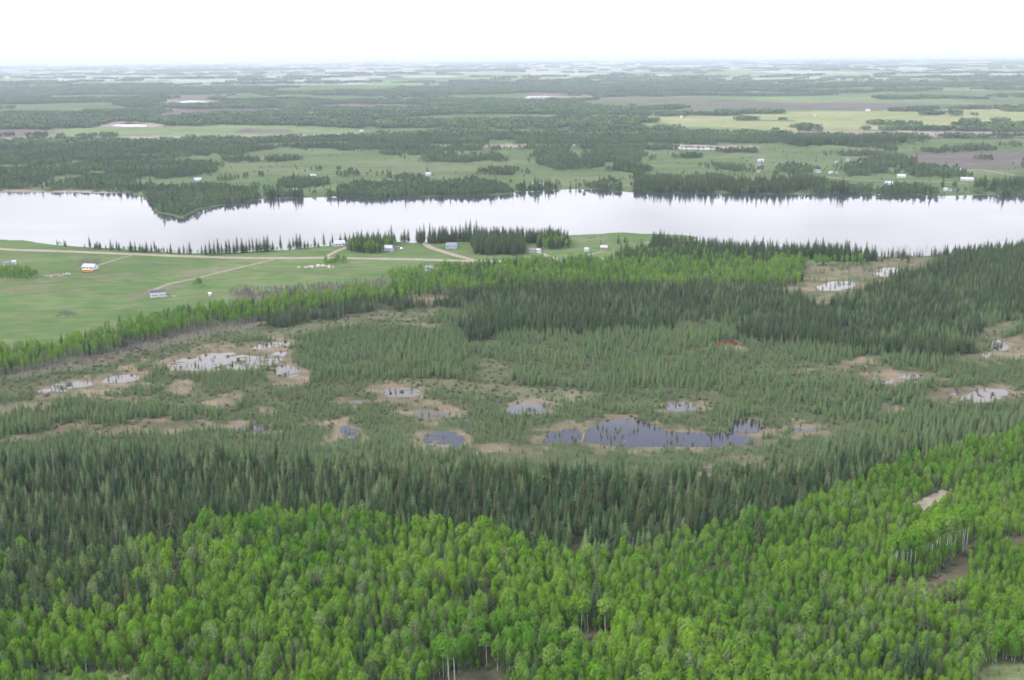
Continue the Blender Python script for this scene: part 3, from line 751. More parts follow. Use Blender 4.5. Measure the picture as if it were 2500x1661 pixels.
# ------------------------------------------------------------------ trees: shapes of height 1
def trunk_mb(h, r, bend, n=5, k=5, seed=0, mi=0, mb=None, top=0.25):
    g = random.Random(seed); mb = mb or MB()
    pts = []; ra = []
    ax = g.uniform(-bend, bend); ay = g.uniform(-bend, bend)
    for i in range(k):
        t = i / (k - 1)
        pts.append((ax * t * t + g.uniform(-bend, bend) * 0.2 * t, ay * t * t + g.uniform(-bend, bend) * 0.2 * t, h * t)); ra.append(r * (1 - (1 - top) * t))
    mb.tube(pts, ra, n, mi)
    return mb, pts


def spruce_crown(seed, rb=0.135, tiers=15, low=0.06, club=False, mi=0, mb=None, thin=1.0):
    g = random.Random(seed); mb = mb or MB()
    for i in range(tiers):
        t = i / (tiers - 1)
        z = low + (0.985 - low) * t
        prof = (1 - t) ** 0.72 if not club else max(0.15 * (1 - t) ** 0.5 + 0.85 * (1 - t), 0.30 * math.exp(-((t - 0.9) / 0.08) ** 2))
        prof *= min(1.0, 0.62 + 1.6 * t)
        r = rb * prof * g.uniform(0.82, 1.15) + 0.006
        nb = 9 if t < 0.6 else 7
        if thin < 1 and g.random() > thin: nb = 4
        ph = g.uniform(0, 6.28)
        cz = z + 0.035 + 0.02 * (1 - t)
        tips = []
        for j in range(nb):
            a = ph + 6.283 * j / nb + g.uniform(-0.2, 0.2); rr = r * g.uniform(0.65, 1.25)
            tips.append((rr * math.cos(a), rr * math.sin(a), z - r * g.uniform(0.18, 0.5)))
        for j in range(nb):
            a = tips[j]; b = tips[(j + 1) % nb]
            mid = ((a[0] + b[0]) * 0.27, (a[1] + b[1]) * 0.27, z + 0.008)
            mb.face([(0, 0, cz), a, mid], mi); mb.face([(0, 0, cz), mid, b], mi)
    # leader
    mb.tube([(0, 0, 0.94), (0, 0, 1.03)], [0.006, 0.002], 3, mi)
    return mb


def leaf_quads(mb, c, rad, n, size, g, mi=0, squash=1.0):
    for _ in range(n):
        while True:
            d = np.array([g.gauss(0, 1), g.gauss(0, 1), g.gauss(0, 1)])
            L = np.linalg.norm(d)
            if L > 1e-3: break
        d /= L
        p = np.array(c) + d * rad * np.array([1, 1, squash]) * (g.uniform(0.55, 1.05))
        nrm = d + np.array([g.uniform(-.7, .7), g.uniform(-.7, .7), g.uniform(-.3, .8)]); nrm /= np.linalg.norm(nrm)
        a = np.cross(nrm, [g.uniform(-1, 1), g.uniform(-1, 1), 0.4]); a /= np.linalg.norm(a) + 1e-9; b = np.cross(nrm, a)
        s = size * g.uniform(0.6, 1.3); s2 = s * g.uniform(0.6, 1.0)
        mb.face([p + a * s, p + b * s2, p - a * s * 0.9, p - b * s2], mi)


def aspen_crown(seed, wide=0.19, low=0.34, n=460, size=0.027, mi=0, mb=None, clusters=13):
    """An upright oval crown: leaf clumps over a lumpy shell, thicker towards the top, with gaps between the lumps."""
    g = random.Random(seed); mb = mb or MB()
    ph = [g.uniform(0, 6.28) for _ in range(6)]
    cz, hz_ = (low + 0.99) / 2, (0.99 - low) / 2
    for k in range(n):
        t = g.random() ** 0.8; a = g.uniform(0, 6.283)
        zz = -1 + 2 * t
        prof = max(0.0, 1 - abs(zz * 0.97 + 0.12) ** 2.3) ** 0.55
        lump = 1 + 0.16 * math.sin(3 * a + ph[0] + 4 * zz) + 0.12 * math.sin(5 * a + ph[1] - 9 * zz) + 0.10 * math.sin(11 * zz + ph[2] + a)
        rr = wide * prof * lump * (0.62 + 0.40 * g.random() ** 0.6)
        p = np.array([rr * math.cos(a), rr * math.sin(a), cz + hz_ * zz + g.uniform(-.012, .012)])
        nrm = np.array([math.cos(a) * (0.85 - 0.3 * zz), math.sin(a) * (0.85 - 0.3 * zz), 0.35 + 0.75 * zz]) + np.array([g.uniform(-.45, .45), g.uniform(-.45, .45), g.uniform(-.3, .5)])
        nrm /= np.linalg.norm(nrm) + 1e-9
        u_ = np.cross(nrm, [g.uniform(-.4, .4), g.uniform(-.4, .4), 1.0]); u_ /= np.linalg.norm(u_) + 1e-9; w_ = np.cross(nrm, u_)
        q = size * g.uniform(0.6, 1.25)
        mb.face([p + u_ * q * 0.8, p + w_ * q, p - u_ * q * 0.8, p - w_ * q], mi)
    return mb


def limbs(mb, seed, lo, hi, rad, n, mi=0, r=0.006, up=0.5):
    g = random.Random(seed)
    for k in range(n):
        z = lo + (hi - lo) * (k + g.random()) / n; a = g.uniform(0, 6.28); L = rad * g.uniform(0.6, 1.1)
        mb.tube([(0, 0, z), (L * .5 * math.cos(a), L * .5 * math.sin(a), z + L * up * .6), (L * math.cos(a), L * math.sin(a), z + L * up * 1.5)], [r, r * .7, r * .3], 3, mi)
    return mb


LIB = {}          # kind -> list of (crown mesh, trunk mesh, joined source object)


def joined(name, parts):
    """A source object for the woods: several meshes in one, never linked to the scene."""
    V = []; F = []; mi = []; mats = []
    for me in parts:
        k = len(V); base = len(mats)
        V += [tuple(v.co) for v in me.vertices]
        for p in me.polygons:
            F.append(tuple(k + i for i in p.vertices)); mi.append(base + p.material_index)
        mats += list(me.materials)
    return bpy.data.objects.new(name, mesh_np(name, V, F, mats, mi))


def lib(kind, makers):
    LIB[kind] = []
    for c, t in makers:
        LIB[kind].append((c, t, joined(kind, [c, t])))


lib('spruce', [(spruce_crown(s, rb, ti, lo, thin=th).mesh('crown', [M['spruce']]), trunk_mb(0.97, 0.011, 0.01, seed=s)[0].mesh('trunk', [M['bark']]))
               for s, rb, ti, lo, th in ((1, 0.185, 16, 0.08, 1), (2, 0.215, 15, 0.06, 1), (3, 0.160, 17, 0.10, 0.95), (4, 0.135, 18, 0.14, 0.9), (5, 0.24, 14, 0.05, 1))])
lib('bog', [(spruce_crown(s, rb, ti, lo, club=cl, thin=th).mesh('crown', [M['bogspruce']]), trunk_mb(0.97, 0.009, 0.012, seed=s)[0].mesh('trunk', [M['bark']]))
            for s, rb, ti, lo, cl, th in ((11, 0.22, 12, 0.05, False, 1), (12, 0.18, 12, 0.08, False, .95), (13, 0.26, 11, 0.04, False, 1), (14, 0.17, 13, 0.08, True, .9))])


def aspen_pair(s, wide, low, n, m='aspen', cl=13, tr='white_bark', tr_r=0.011):
    c = aspen_crown(s, wide, low, n, clusters=cl).mesh('crown', [M[m]])
    tb, _ = trunk_mb(0.86, tr_r, 0.03, seed=s, k=6, n=6)
    limbs(tb, s + 5, low, 0.8, wide * 0.8, 7)
    return c, tb.mesh('trunk', [M[tr]])


lib('aspen', [aspen_pair(s, w, lo, n, cl=c) for s, w, lo, n, c in ((21, .165, .20, 600, 13), (22, .145, .24, 540, 12), (23, .185, .18, 640, 15), (24, .115, .18, 480, 11), (25, .165, .32, 520, 11), (26, .205, .26, 640, 11), (27, .130, .40, 420, 11), (28, .225, .30, 600, 11))])
lib('tallbare', [aspen_pair(s, .15, .57, 290, cl=6, tr_r=0.010) for s in (31, 32, 33)])


lib('paleaspen', [aspen_pair(s, w, lo, n, m='paleaspen') for s, w, lo, n in ((121, .165, .24, 380), (122, .145, .30, 320), (123, .195, .34, 400), (124, .13, .36, 280))])


def bare_pair(s):
    tb, _ = trunk_mb(0.8, 0.012, 0.04, seed=s, k=5, n=4)
    lm = limbs(MB(), s + 3, 0.25, 0.8, 0.17, 16, up=1.0, r=0.007)
    g = random.Random(s)
    for k in range(60):      # fine twigs
        a = g.uniform(0, 6.28); r = 0.17 * math.sqrt(g.random()); z = g.uniform(0.45, 0.95)
        lm.face([(r * math.cos(a), r * math.sin(a), z), (r * math.cos(a) * 1.15 + .01, r * math.sin(a) * 1.15, z + .10), (r * math.cos(a) - .006, r * math.sin(a) + .008, z + .08)])
    return lm.mesh('branches', [M['grey']]), tb.mesh('trunk', [M['dead']])


lib('bare', [bare_pair(s) for s in (41, 42, 43)])


def snag_pair(s):
    tb, _ = trunk_mb(1.0, 0.013, 0.02, seed=s, k=5, n=4, top=0.15)
    lm = limbs(MB(), s + 3, 0.3, 0.98, 0.055, 26, up=-0.15, r=0.006)
    return lm.mesh('branches', [M['dead']]), tb.mesh('trunk', [M['dead']])


lib('snag', [snag_pair(s) for s in (51, 52, 53)])


def shrub_mesh(s, m):
    g = random.Random(s); mb = MB()
    for k in range(5):
        a = g.uniform(0, 6.28); r = g.uniform(0, 0.45)
        leaf_quads(mb, (r * math.cos(a), r * math.sin(a), 0.45 + g.uniform(-.1, .15)), 0.36, 26, 0.15, g, 0, 0.9)
    return mb.mesh('shrub', [M[m]])


LIB['shrub'] = [(None, None, bpy.data.objects.new('shrub', shrub_mesh(s, 'shrub'))) for s in (61, 62, 63)]


def far_tree_mesh(s):
    g = random.Random(s); mb = MB()
    mb.tube([(0, 0, 0), (0, 0, 0.6)], [0.02, 0.01], 3, 1)
    for k in range(6):
        t = k / 5
        leaf_quads(mb, (g.uniform(-.09, .09), g.uniform(-.09, .09), 0.35 + 0.5 * t), 0.17 * (1.1 - 0.4 * t), 13, 0.075, g, 0, 1.1)
    return mb.mesh('far_tree', [M['farleaf'], M['dead']])


LIB['fartree'] = [(None, None, bpy.data.objects.new('far_tree', far_tree_mesh(s))) for s in (71, 72, 73)]


def grove_mesh(s, n, spread, h, leaf):
    """A small grove seen from kilometres away: crowns and trunks of n trees over a ragged patch."""
    g = random.Random(s); mb = MB()
    for k in range(n):
        a = g.uniform(0, 6.28); r = spread * math.sqrt(g.random())
        x, y = r * math.cos(a), r * math.sin(a); hh = h * g.uniform(0.65, 1.15)
        mb.tube([(x, y, 0), (x, y, hh * .6)], [0.25, 0.12], 3, 1)
        leaf_quads(mb, (x, y, hh * 0.62), hh * 0.30, 9, leaf, g, 0, 1.3)
    return mb.mesh('grove', [M['farleaf'], M['dead']])


LIB['grove'] = [(None, None, bpy.data.objects.new('grove', grove_mesh(s, 26, 15, 11, 2.0))) for s in (81, 82, 83)]
LIB['biggrove'] = [(None, None, bpy.data.objects.new('big_grove', grove_mesh(s, 60, 75, 14, 6.5))) for s in (91, 92)]


def scatter(name, kinds, X, Y, H, Wd, sel, label, mats=()):
    """One object: points that carry instanced tree meshes."""
    n = len(X)
    if n == 0: return
    Z = terrain(X, Y)
    me = bpy.data.meshes.new(name)
    me.vertices.add(n); me.vertices.foreach_set('co', np.column_stack([X, Y, Z - 0.05]).astype(np.float32).ravel())
    a = me.attributes.new('size', 'FLOAT_VECTOR', 'POINT'); a.data.foreach_set('vector', np.column_stack([H * Wd, H * Wd, H]).astype(np.float32).ravel())
    a = me.attributes.new('turn', 'FLOAT_VECTOR', 'POINT')
    a.data.foreach_set('vector', np.column_stack([RNG.normal(0, .04, n), RNG.normal(0, .04, n), RNG.uniform(0, 6.283, n)]).astype(np.float32).ravel())
    a = me.attributes.new('pick', 'INT', 'POINT'); a.data.foreach_set('value', np.asarray(sel, np.int32))
    me.update()
    o = obj(name, me)
    g = bpy.data.node_groups.new(name, 'GeometryNodeTree')
    g.interface.new_socket('Geometry', in_out='INPUT', socket_type='NodeSocketGeometry')
    g.interface.new_socket('Geometry', in_out='OUTPUT', socket_type='NodeSocketGeometry')
    nn = g.nodes.new; L = g.links.new
    gi = nn('NodeGroupInput'); go = nn('NodeGroupOutput')
    iop = nn('GeometryNodeInstanceOnPoints'); jn = nn('GeometryNodeJoinGeometry')
    srcs = [s for k in kinds for (_, _, s) in LIB[k]]
    for s in srcs[::-1]:
        oi = nn('GeometryNodeObjectInfo'); oi.inputs['Object'].default_value = s; oi.transform_space = 'ORIGINAL'
        gt = nn('GeometryNodeGeometryToInstance'); L(oi.outputs['Geometry'], gt.inputs[0]); L(gt.outputs[0], jn.inputs[0])

    def attr(nm, ty):
        q = nn('GeometryNodeInputNamedAttribute'); q.data_type = ty; q.inputs['Name'].default_value = nm
        return q.outputs['Attribute']
    L(gi.outputs[0], iop.inputs['Points']); L(jn.outputs[0], iop.inputs['Instance'])
    iop.inputs['Pick Instance'].default_value = True
    L(attr('pick', 'INT'), iop.inputs['Instance Index']); L(attr('size', 'FLOAT_VECTOR'), iop.inputs['Scale'])
    e2r = nn('FunctionNodeEulerToRotation'); L(attr('turn', 'FLOAT_VECTOR'), e2r.inputs[0]); L(e2r.outputs[0], iop.inputs['Rotation'])
    L(iop.outputs[0], go.inputs[0])
    md = o.modifiers.new('trees', 'NODES'); md.node_group = g
    return tag(o, label, kind='stuff')


def tree(kind, name, x, y, h, wd, label, cat, group=None, pick=None, crown='crown'):
    c, t, _ = LIB[kind][random.randrange(len(LIB[kind])) if pick is None else pick]
    e = bpy.data.objects.new(name, None); COL.objects.link(e)
    e.empty_display_size = 1.0
    e.location = (x, y, float(terrain(x, y)) - 0.05); e.rotation_euler = (random.gauss(0, .02), random.gauss(0, .02), random.uniform(0, 6.28)); e.scale = (h * wd, h * wd, h)
    tag(e, label, cat, group)
    a = bpy.data.objects.new(crown, c); COL.objects.link(a); a.parent = e
    b = bpy.data.objects.new('trunk', t); COL.objects.link(b); b.parent = e
    return e


# ------------------------------------------------------------------ where trees stand, near side
def cand(rmin, rmax, s, half=31.0):
    X, Y = np.meshgrid(np.arange(-rmax, rmax, s), np.arange(0, rmax, s))
    x = X.ravel() + RNG.uniform(-.48, .48, X.size) * s; y = Y.ravel() + RNG.uniform(-.48, .48, X.size) * s
    r = np.hypot(x, y); m = (r > rmin) & (r < rmax) & (np.abs(np.degrees(np.arctan2(x, y))) < half)
    return x[m], y[m]


x, y = cand(255, 1330, 2.5)
n = len(x)
wx, wy = warp(x, y, 0.7)
n1 = fbm(x / 42, y / 30, 401, 3); n2 = fbm(x / 14, y / 12, 411, 2)
den = np.zeros(n); h = np.zeros(n); kind = np.zeros(n, int)      # 1 spruce 2 bog 3 aspen 4 bare
u = RNG.random(n)


def region(m, k, d, hh):
    kind[m] = k; den[m] = d[m] if isinstance(d, np.ndarray) else d; h[m] = hh[m] if isinstance(hh, np.ndarray) else hh


in_lake = inside(LAKE, x, y)
BOG = poly([(-300, 880), (60, 862), (340, 795), (590, 750), (1000, 712), (1150, 735), (2250, 770), (2700, 720), (2700, 960), (2400, 1000), (2100, 1075), (1900, 1095), (1650, 1120), (1300, 1118), (700, 1075), (300, 1065), (-300, 1065)])
region(inside(BOG, x, y), 2, np.clip((n1 - 0.20) * 3.2, 0.45, 0.9), 2.8 + 5.5 * np.clip(n1 - 0.3, 0, .5))
region(inany(MEDIUM, *warp(x, y, 2.6)), 2, np.clip(0.68 + (n1 - .4) * 1.2, 0.4, 0.95), 5.7 + 4 * (n1 - .4))
region(inany(DARK2, *warp(x, y, 2.2)), 1, 0.62, 9 + 4 * (n1 - .4))
dkx, dky = warp(x, y, 2.6)
region(inside(DARK, dkx, dky), 1, np.clip(0.46 + (n2 - .5), 0.2, 0.8), 8.4 + 6 * (n1 - .45))
sub = inside(DARK, dkx, dky) & (RNG.random(n) < np.clip(0.22 + 2.4 * (n1 - .5), .08, .7)); region(sub, 2, 0.7, 7.0)
region(inany(GREENOPEN, wx, wy), 2, 0.14, 2.8)
f2x, f2y = warp_fine(x, y)
region(inany(OPEN, f2x, f2y), 2, np.clip((n2 - .42) * 1.3, 0.0, 0.30), 2.6)
region(inside(MARSH, wx, wy), 2, np.clip((n2 - .5) * .8, 0.02, .3), 4.5)
region(inside(BELT, wx, wy), 3, np.clip(0.55 + (n2 - .5) * .8, .2, .8), 8.5 + 4 * (n1 - .45))
kind[inside(BELT, wx, wy) & (RNG.random(n) < 0.28)] = 5
region(inside(BELT, wx, wy) & (RNG.random(n) < 0.12), 1, 0.6, 10.5)
region(inany(GREY, wx, wy), 4, 0.42, 5.5)
region(inany(SHORE_SPRUCE, *warp(x, y, 1.2)), 1, 0.50, 13.0)
region(inany(SHORE_MIX, x, y), 3, 0.35, 9.0)
region(inany(SHORE_MIX, x, y) & (u < 0.4), 1, 0.5, 13.0)
region(inany(HEDGE, x, y), 3, 0.5, 6.0)
mr = inside(poly([(2000, 592), (2160, 589), (2210, 579), (2380, 561), (2380, 569), (2210, 587), (2160, 596), (2000, 598)]), x, y)
region(mr, 1, .22, 8.0)
region(mr & (u < .12), 3, .4, 4.0)
mg = inside(poly([(1960, 592), (2140, 592), (2130, 604), (1960, 612)]), x, y)
region(mg & (u < .5), 1, .10, 8.0)
region(inside(HEDGE[0], x, y), 3, 0.45 * (n1 > .42), 4.2)
region(inside(HEDGE[0], x, y) & (u < .2), 1, 0.6, 7.5)
region(inside(FSPRUCE, wx, wy), 1, np.clip(0.42 + (n2 - .5) * .9, 0.12, 0.75), 10.2 + 8 * (n1 - .45))
edge = inside(FSPRUCE, wx, wy) & (np.hypot(x, y) > 470); h[edge] *= 0.82
region(inside(FSPRUCE, wx, wy) & (RNG.random(n) < .15), 2, .8, 9.0)
region(edge & (RNG.random(n) < sstep(470, 580, np.hypot(x, y)) * .75), 2, .7, 7.5)
fa = inside(FASPEN, wx, wy)
region(fa, 3, np.clip(0.78 + (n2 - .5) * .8 + (n1 - .5) * .7, .2, .97), 9.4 - 2.2 * sstep(20, 110, x) + 6 * (n1 - .45) + 2.5 * (u - .5))
region(fa & (RNG.random(n) < (0.04 + 0.22 * (fbm(x / 35, y / 35, 431, 2) > .60)) * (1 - 0.93 * sstep(-10, 30, x))), 1, .6, 11.5)
pale = fa & (RNG.random(n) < 0.03 + 0.38 * sstep(.57, .68, fbm(x / 30, y / 26, 441, 2)))
kind[pale] = 5
fm = inside(FMIX, x, y)
kind[fm & (RNG.random(n) < .6)] = 5
region(fm & (RNG.random(n) < .6), 1, .5, 13.0)
region(fm & (RNG.random(n) < .10), 4, .5, 9.0)
region(fa & inany([ell(285, 1262, 80, 14), ell(430, 1345, 60, 10)], x, y), 4, .5, 9.0)
region(inany(FCLEAR, wx, wy), 3, 0.03, 3.0)
# keep roads, tracks and house plots open
keep = (RNG.random(n) < den) & ~in_lake & (kind > 0)


def near_line(pts, wdt):
    P = at([p[0] for p in pts], [p[1] for p in pts])[:, :2]; d = np.full(n, 1e9)
    for a, b in zip(P[:-1], P[1:]):
        ab_ = b - a; t = np.clip(((x - a[0]) * ab_[0] + (y - a[1]) * ab_[1]) / (ab_ @ ab_), 0, 1)
        d = np.minimum(d, np.hypot(x - a[0] - t * ab_[0], y - a[1] - t * ab_[1]))
    return d < wdt


keep &= ~near_line([(0, 574), (300, 586), (560, 595), (900, 597), (1180, 603), (1360, 602)], 10)
for pts, w, lab in TR[:6]: keep &= ~near_line(pts, w * 0.62)
keep &= ~near_line([(2098, 1184), (2122, 1166), (2172, 1143), (2190, 1134)], 5) & ~near_line([(1500, 1352), (1640, 1322), (1800, 1280), (1950, 1232), (2060, 1192), (2122, 1166), (2172, 1143), (2250, 1114), (2420, 1060)], 2.2)
HOUSE_PX = [(365, 684), (208, 622), (15, 612), (33, 611), (783, 566), (896, 577), (995, 556), (1040, 571), (1240, 583), (1352, 580), (1390, 576), (993, 624), (484, 682)]
for (hu, hv) in HOUSE_PX:
    p = at1(hu, hv); keep &= np.hypot(x - p[0], y - p[1]) > 9
# sight line in front of the houses among trees
for (hu, hv) in ((783, 568), (896, 580), (1040, 574), (993, 632), (1240, 588)):
    p = at1(hu, hv + 5); keep &= ~((np.abs(x - p[0]) < 7) & (np.abs(y - p[1]) < 12))
x, y, h, kind = x[keep], y[keep], h[keep], kind[keep]
# young aspens fill the gaps of the near stand
yx, yy = cand(255, 560, 2.3)
ym = inside(FASPEN, yx, yy) & ~inany(FCLEAR, yx, yy) & (RNG.random(len(yx)) < .62)
yx, yy = yx[ym], yy[ym]
x = np.concatenate([x, yx]); y = np.concatenate([y, yy]); h = np.concatenate([h, RNG.uniform(3.8, 6.6, len(yx))]); kind = np.concatenate([kind, np.full(len(yx), 3)])
h = h * np.clip(RNG.normal(1, .19, len(x)), .5, 1.45)
wd = np.clip(RNG.normal(1, .15, len(x)), .65, 1.45) * np.where((kind == 3) | (kind == 5), 0.80, np.where(kind == 1, 1.2, 1.1))
print('near trees', {k: int((kind == k).sum()) for k in (1, 2, 3, 4, 5)})

# the trees that show largest stand as individuals, the rest as woods
pu, pv, dep = to_px(np.column_stack([x, y, terrain(x, y) + h * 0.8]))
vis = (pu > -5) & (pu < 2365) & (pv < 1575)
single = np.zeros(len(x), bool)
for k in (1, 3, 5):
    c = np.nonzero((kind == k) & vis)[0]
    c = c[np.argsort(-(h[c] * wd[c]) ** 0.5 / dep[c])][:275 if k < 5 else 110]
    single[c] = True


def place_words(uu, vv):
    if uu < 420: return 'in the lower left stand round the small grassy clearing', 'by the lower left clearing'
    if uu < 900: return 'between the lower left clearing and the white trunked birches', 'left of the white trunked birches'
    if uu < 1300: return 'around the white trunked birches at bottom centre', 'around the white trunked birches'
    if uu < 1800: return 'right of the white trunked birches at bottom centre', 'right of the white trunked birches'
    if uu < 2100: return 'left of the dark spruce clump at bottom right', 'left of the bottom right spruce clump'
    return 'by the grassy field in the lower right corner', 'by the lower right field'


for i in np.nonzero(single)[0]:
    w1, w2 = place_words(pu[i], pv[i])
    if kind[i] == 5:
        tree('paleaspen', 'aspen_tree', x[i], y[i], h[i], wd[i], 'pale, thinly leafed aspen ' + w1, 'tree', 'pale aspens ' + w2)
    elif kind[i] == 3:
        tree('aspen', 'aspen_tree', x[i], y[i], h[i], wd[i], 'bright green leafy aspen ' + w1, 'tree', 'front aspens ' + w2)
    else:
        if pv[i] < 1330 and pu[i] > 330:
            side = 'left third' if pu[i] < 790 else 'middle third' if pu[i] < 1570 else 'right third'
            tree('spruce', 'spruce_tree', x[i], y[i], h[i], wd[i], 'dark spruce at the front edge of the spruce wood, ' + side + ' of the photo', 'tree', 'front edge spruces, ' + side)
        else:
            tree('spruce', 'spruce_tree', x[i], y[i], h[i], wd[i], 'dark spruce standing among bright aspens ' + w1, 'tree', 'front spruces ' + w2)
rest = ~single
for k, kd, nm, lab in ((1, 'spruce', 'spruce_forest', 'dark tall spruce wood before and behind the open bog'), (2, 'bog', 'bog_spruce_forest', 'stunted pale green spruces growing over the open bog'),
                       (3, 'aspen', 'aspen_forest', 'bright green aspen wood on the near slope and along the meadow'), (5, 'paleaspen', 'pale_aspen_forest', 'paler, half leafed aspens scattered through the near slope'), (4, 'bare', 'bare_thicket', 'leafless grey thickets edging the meadow and bog')):
    m = rest & (kind == k); q = int(m.sum())
    scatter(nm, [kd], x[m], y[m], h[m], wd[m], RNG.integers(0, len(LIB[kd]), q), lab)

# dead spires among the living spruces
dead = np.nonzero(rest & (kind == 1) & vis & (y < 1050))[0]
for i in RNG.choice(dead, 90, replace=False):
    front = y[i] < 620
    tree('snag', 'dead_tree', x[i] + 1.1, y[i] - .8, h[i] * 1.05, 1.5, 'grey dead spire in the ' + ('front spruce wood behind the aspens' if front else 'far spruce wood beyond the bog'), 'dead tree', 'dead spires in the ' + ('front' if front else 'far') + ' spruce wood', crown='branches')

# low shrubs and tussocks
sx_, sy_ = cand(560, 1150, 5.0)
wx, wy = warp(sx_, sy_, .7)
ns = fbm(sx_ / 20, sy_ / 14, 451, 3)
m = inside(BOG, sx_, sy_) & (RNG.random(len(sx_)) < np.where(inany(OPEN, wx, wy), 0.18, 0.75) * (ns > .36))
q = int(m.sum())
scatter('bog_shrubs', ['shrub'], sx_[m], sy_[m], RNG.uniform(.7, 1.7, q), RNG.uniform(.9, 1.7, q), RNG.integers(0, 3, q), 'low olive shrubs and tussocks over the bog and meadow')
sx_, sy_ = cand(250, 560, 3.2)
m = inside(FASPEN, sx_, sy_) & ~inany(FCLEAR[:3], sx_, sy_) & (RNG.random(len(sx_)) < .35)
q = int(m.sum())
scatter('forest_undergrowth', ['shrub'], sx_[m], sy_[m], RNG.uniform(.8, 2.2, q), RNG.uniform(.8, 1.5, q), RNG.integers(0, 3, q), 'olive green undergrowth below the near aspens')

# ------------------------------------------------------------------ trees beyond the lake
fx_, fy_ = cand(1300, 2650, 4.2)
m = wood_far(fx_, fy_) & ~inside(LAKE, fx_, fy_) & ~inany(REED, fx_, fy_) & (RNG.random(len(fx_)) < .8)
fx_, fy_ = fx_[m], fy_[m]
isp = inany(FARSPRUCE, *warp(fx_, fy_, 1.0)) & (RNG.random(len(fx_)) < .8) | (RNG.random(len(fx_)) < .08)
q = len(fx_)
FHT = np.clip(RNG.normal(8.0, 2, q), 3.5, 14)
scatter('far_shore_woods', ['fartree'], fx_[~isp], fy_[~isp], FHT[~isp], RNG.uniform(.9, 1.4, int((~isp).sum())), RNG.integers(0, 3, int((~isp).sum())), 'leafy woods and thickets along the far shore of the lake')
q = int(isp.sum())
scatter('far_shore_spruces', ['spruce'], fx_[isp], fy_[isp], np.clip(RNG.normal(12, 3.5, q), 5, 21), RNG.uniform(.9, 1.4, q), RNG.integers(0, 5, q), 'dark spruce stands on the far shore of the lake')
# scattered bushes in the far meadow
fx_, fy_ = cand(1600, 2600, 13)
m = ~inside(LAKE, fx_, fy_) & (RNG.random(len(fx_)) < .16 * (fbm(fx_ / 90, fy_ / 60, 481, 3) > .5)) & ~inany(FARSOIL, fx_, fy_)
q = int(m.sum())
scatter('far_meadow_bushes', ['fartree'], fx_[m], fy_[m], RNG.uniform(2, 6, q), RNG.uniform(1.0, 1.8, q), RNG.integers(0, 3, q), 'scattered bushes on the far meadow beyond the lake')
fx_, fy_ = cand(2600, 8200, 24)
m = wood_far(fx_, fy_) & (RNG.random(len(fx_)) < .8); fx_, fy_ = fx_[m], fy_[m]; q = len(fx_)
scatter('far_woods', ['grove'], fx_, fy_, RNG.uniform(.8, 1.25, q), np.ones(q), RNG.integers(0, 3, q), 'belts of woodland in the hazy middle distance')
fx_, fy_ = cand(8200, 30000, 150)
m = wood_far(fx_, fy_) & (RNG.random(len(fx_)) < .8); fx_, fy_ = fx_[m], fy_[m]; q = len(fx_)
scatter('horizon_woods', ['biggrove'], fx_, fy_, RNG.uniform(.8, 1.2, q), np.ones(q), RNG.integers(0, 2, q), 'faint strips of woodland fading into the haze at the horizon')

# ------------------------------------------------------------------ lakeside spruces that stand out against the water, one by one
SHORE = [(152, 568, 12), (208, 572, 26), (222, 573, 12), (232, 573, 14), (256, 575, 22), (302, 580, 24), (312, 581, 22), (322, 581, 14), (330, 582, 13), (339, 581, 24), (358, 582, 26), (366, 584, 14), (386, 584, 14), (394, 585, 24),
         (413, 586, 18), (424, 586, 22), (438, 586, 28), (475, 588, 26), (485, 588, 32), (494, 588, 30), (504, 587, 36), (512, 586, 24), (522, 585, 30), (530, 585, 32), (540, 584, 26), (547, 584, 36), (559, 582, 32), (568, 582, 26), (576, 582, 30), (584, 581, 32), (592, 582, 32), (600, 580, 28), (610, 580, 34), (617, 580, 38),
         (629, 578, 22), (647, 576, 34), (668, 575, 24), (676, 573, 26), (685, 574, 34), (692, 572, 32), (702, 573, 20), (710, 572, 18), (726, 570, 24), (747, 567, 30), (767, 566, 26), (785, 563, 24), (797, 562, 26), (806, 562, 24), (815, 561, 26), (826, 561, 28), (834, 560, 30), (846, 560, 28), (858, 560, 24), (873, 558, 30), (903, 560, 40),
         (925, 558, 22), (932, 558, 30), (941, 559, 30), (962, 560, 34), (970, 559, 38), (978, 559, 42), (991, 558, 42), (1003, 556, 30), (1012, 555, 28), (1020, 556, 34), (1029, 555, 30), (1040, 555, 34), (1050, 554, 32), (1060, 554, 36), (1068, 554, 32), (1075, 554, 44), (1083, 554, 46), (1098, 553, 44), (1110, 553, 34),
         (1440, 560, 16), (1425, 562, 20), (1384, 570, 16), (1512, 568, 26), (1522, 570, 40), (1530, 570, 36), (1488, 590, 24), (1466, 582, 16)]
for i, (su, sv, hp) in enumerate(SHORE):
    p = at1(su, sv); D = math.sqrt(p[0] ** 2 + p[1] ** 2 + CAM_H ** 2)
    where = ('apart, above the left meadow' if su < 400 else 'in the close row left of the houses' if su < 740 else
             'around the white lakeside houses' if su < 1120 else 'on the grassy knoll')
    tree('spruce', 'shore_spruce', p[0], p[1], hp / FPX * D * 1.08, random.uniform(1.1, 1.5), 'dark shore spruce against the water, ' + where, 'tree', 'lakeside spruces, ' + where)
for k in range(44):
    uu = 2003 + 172 * (k + random.uniform(-.4, .4)) / 44; p = at1(uu, 594 + random.uniform(-2.5, 3)); D = math.hypot(p[1], CAM_H)
    tree('snag', 'dead_tree', p[0], p[1], random.uniform(20, 32) / FPX * D, random.uniform(1, 1.6), 'bare grey dead spruce in the row between the tan marsh and the lake', 'dead tree', 'dead spruces by the marsh', crown='branches')
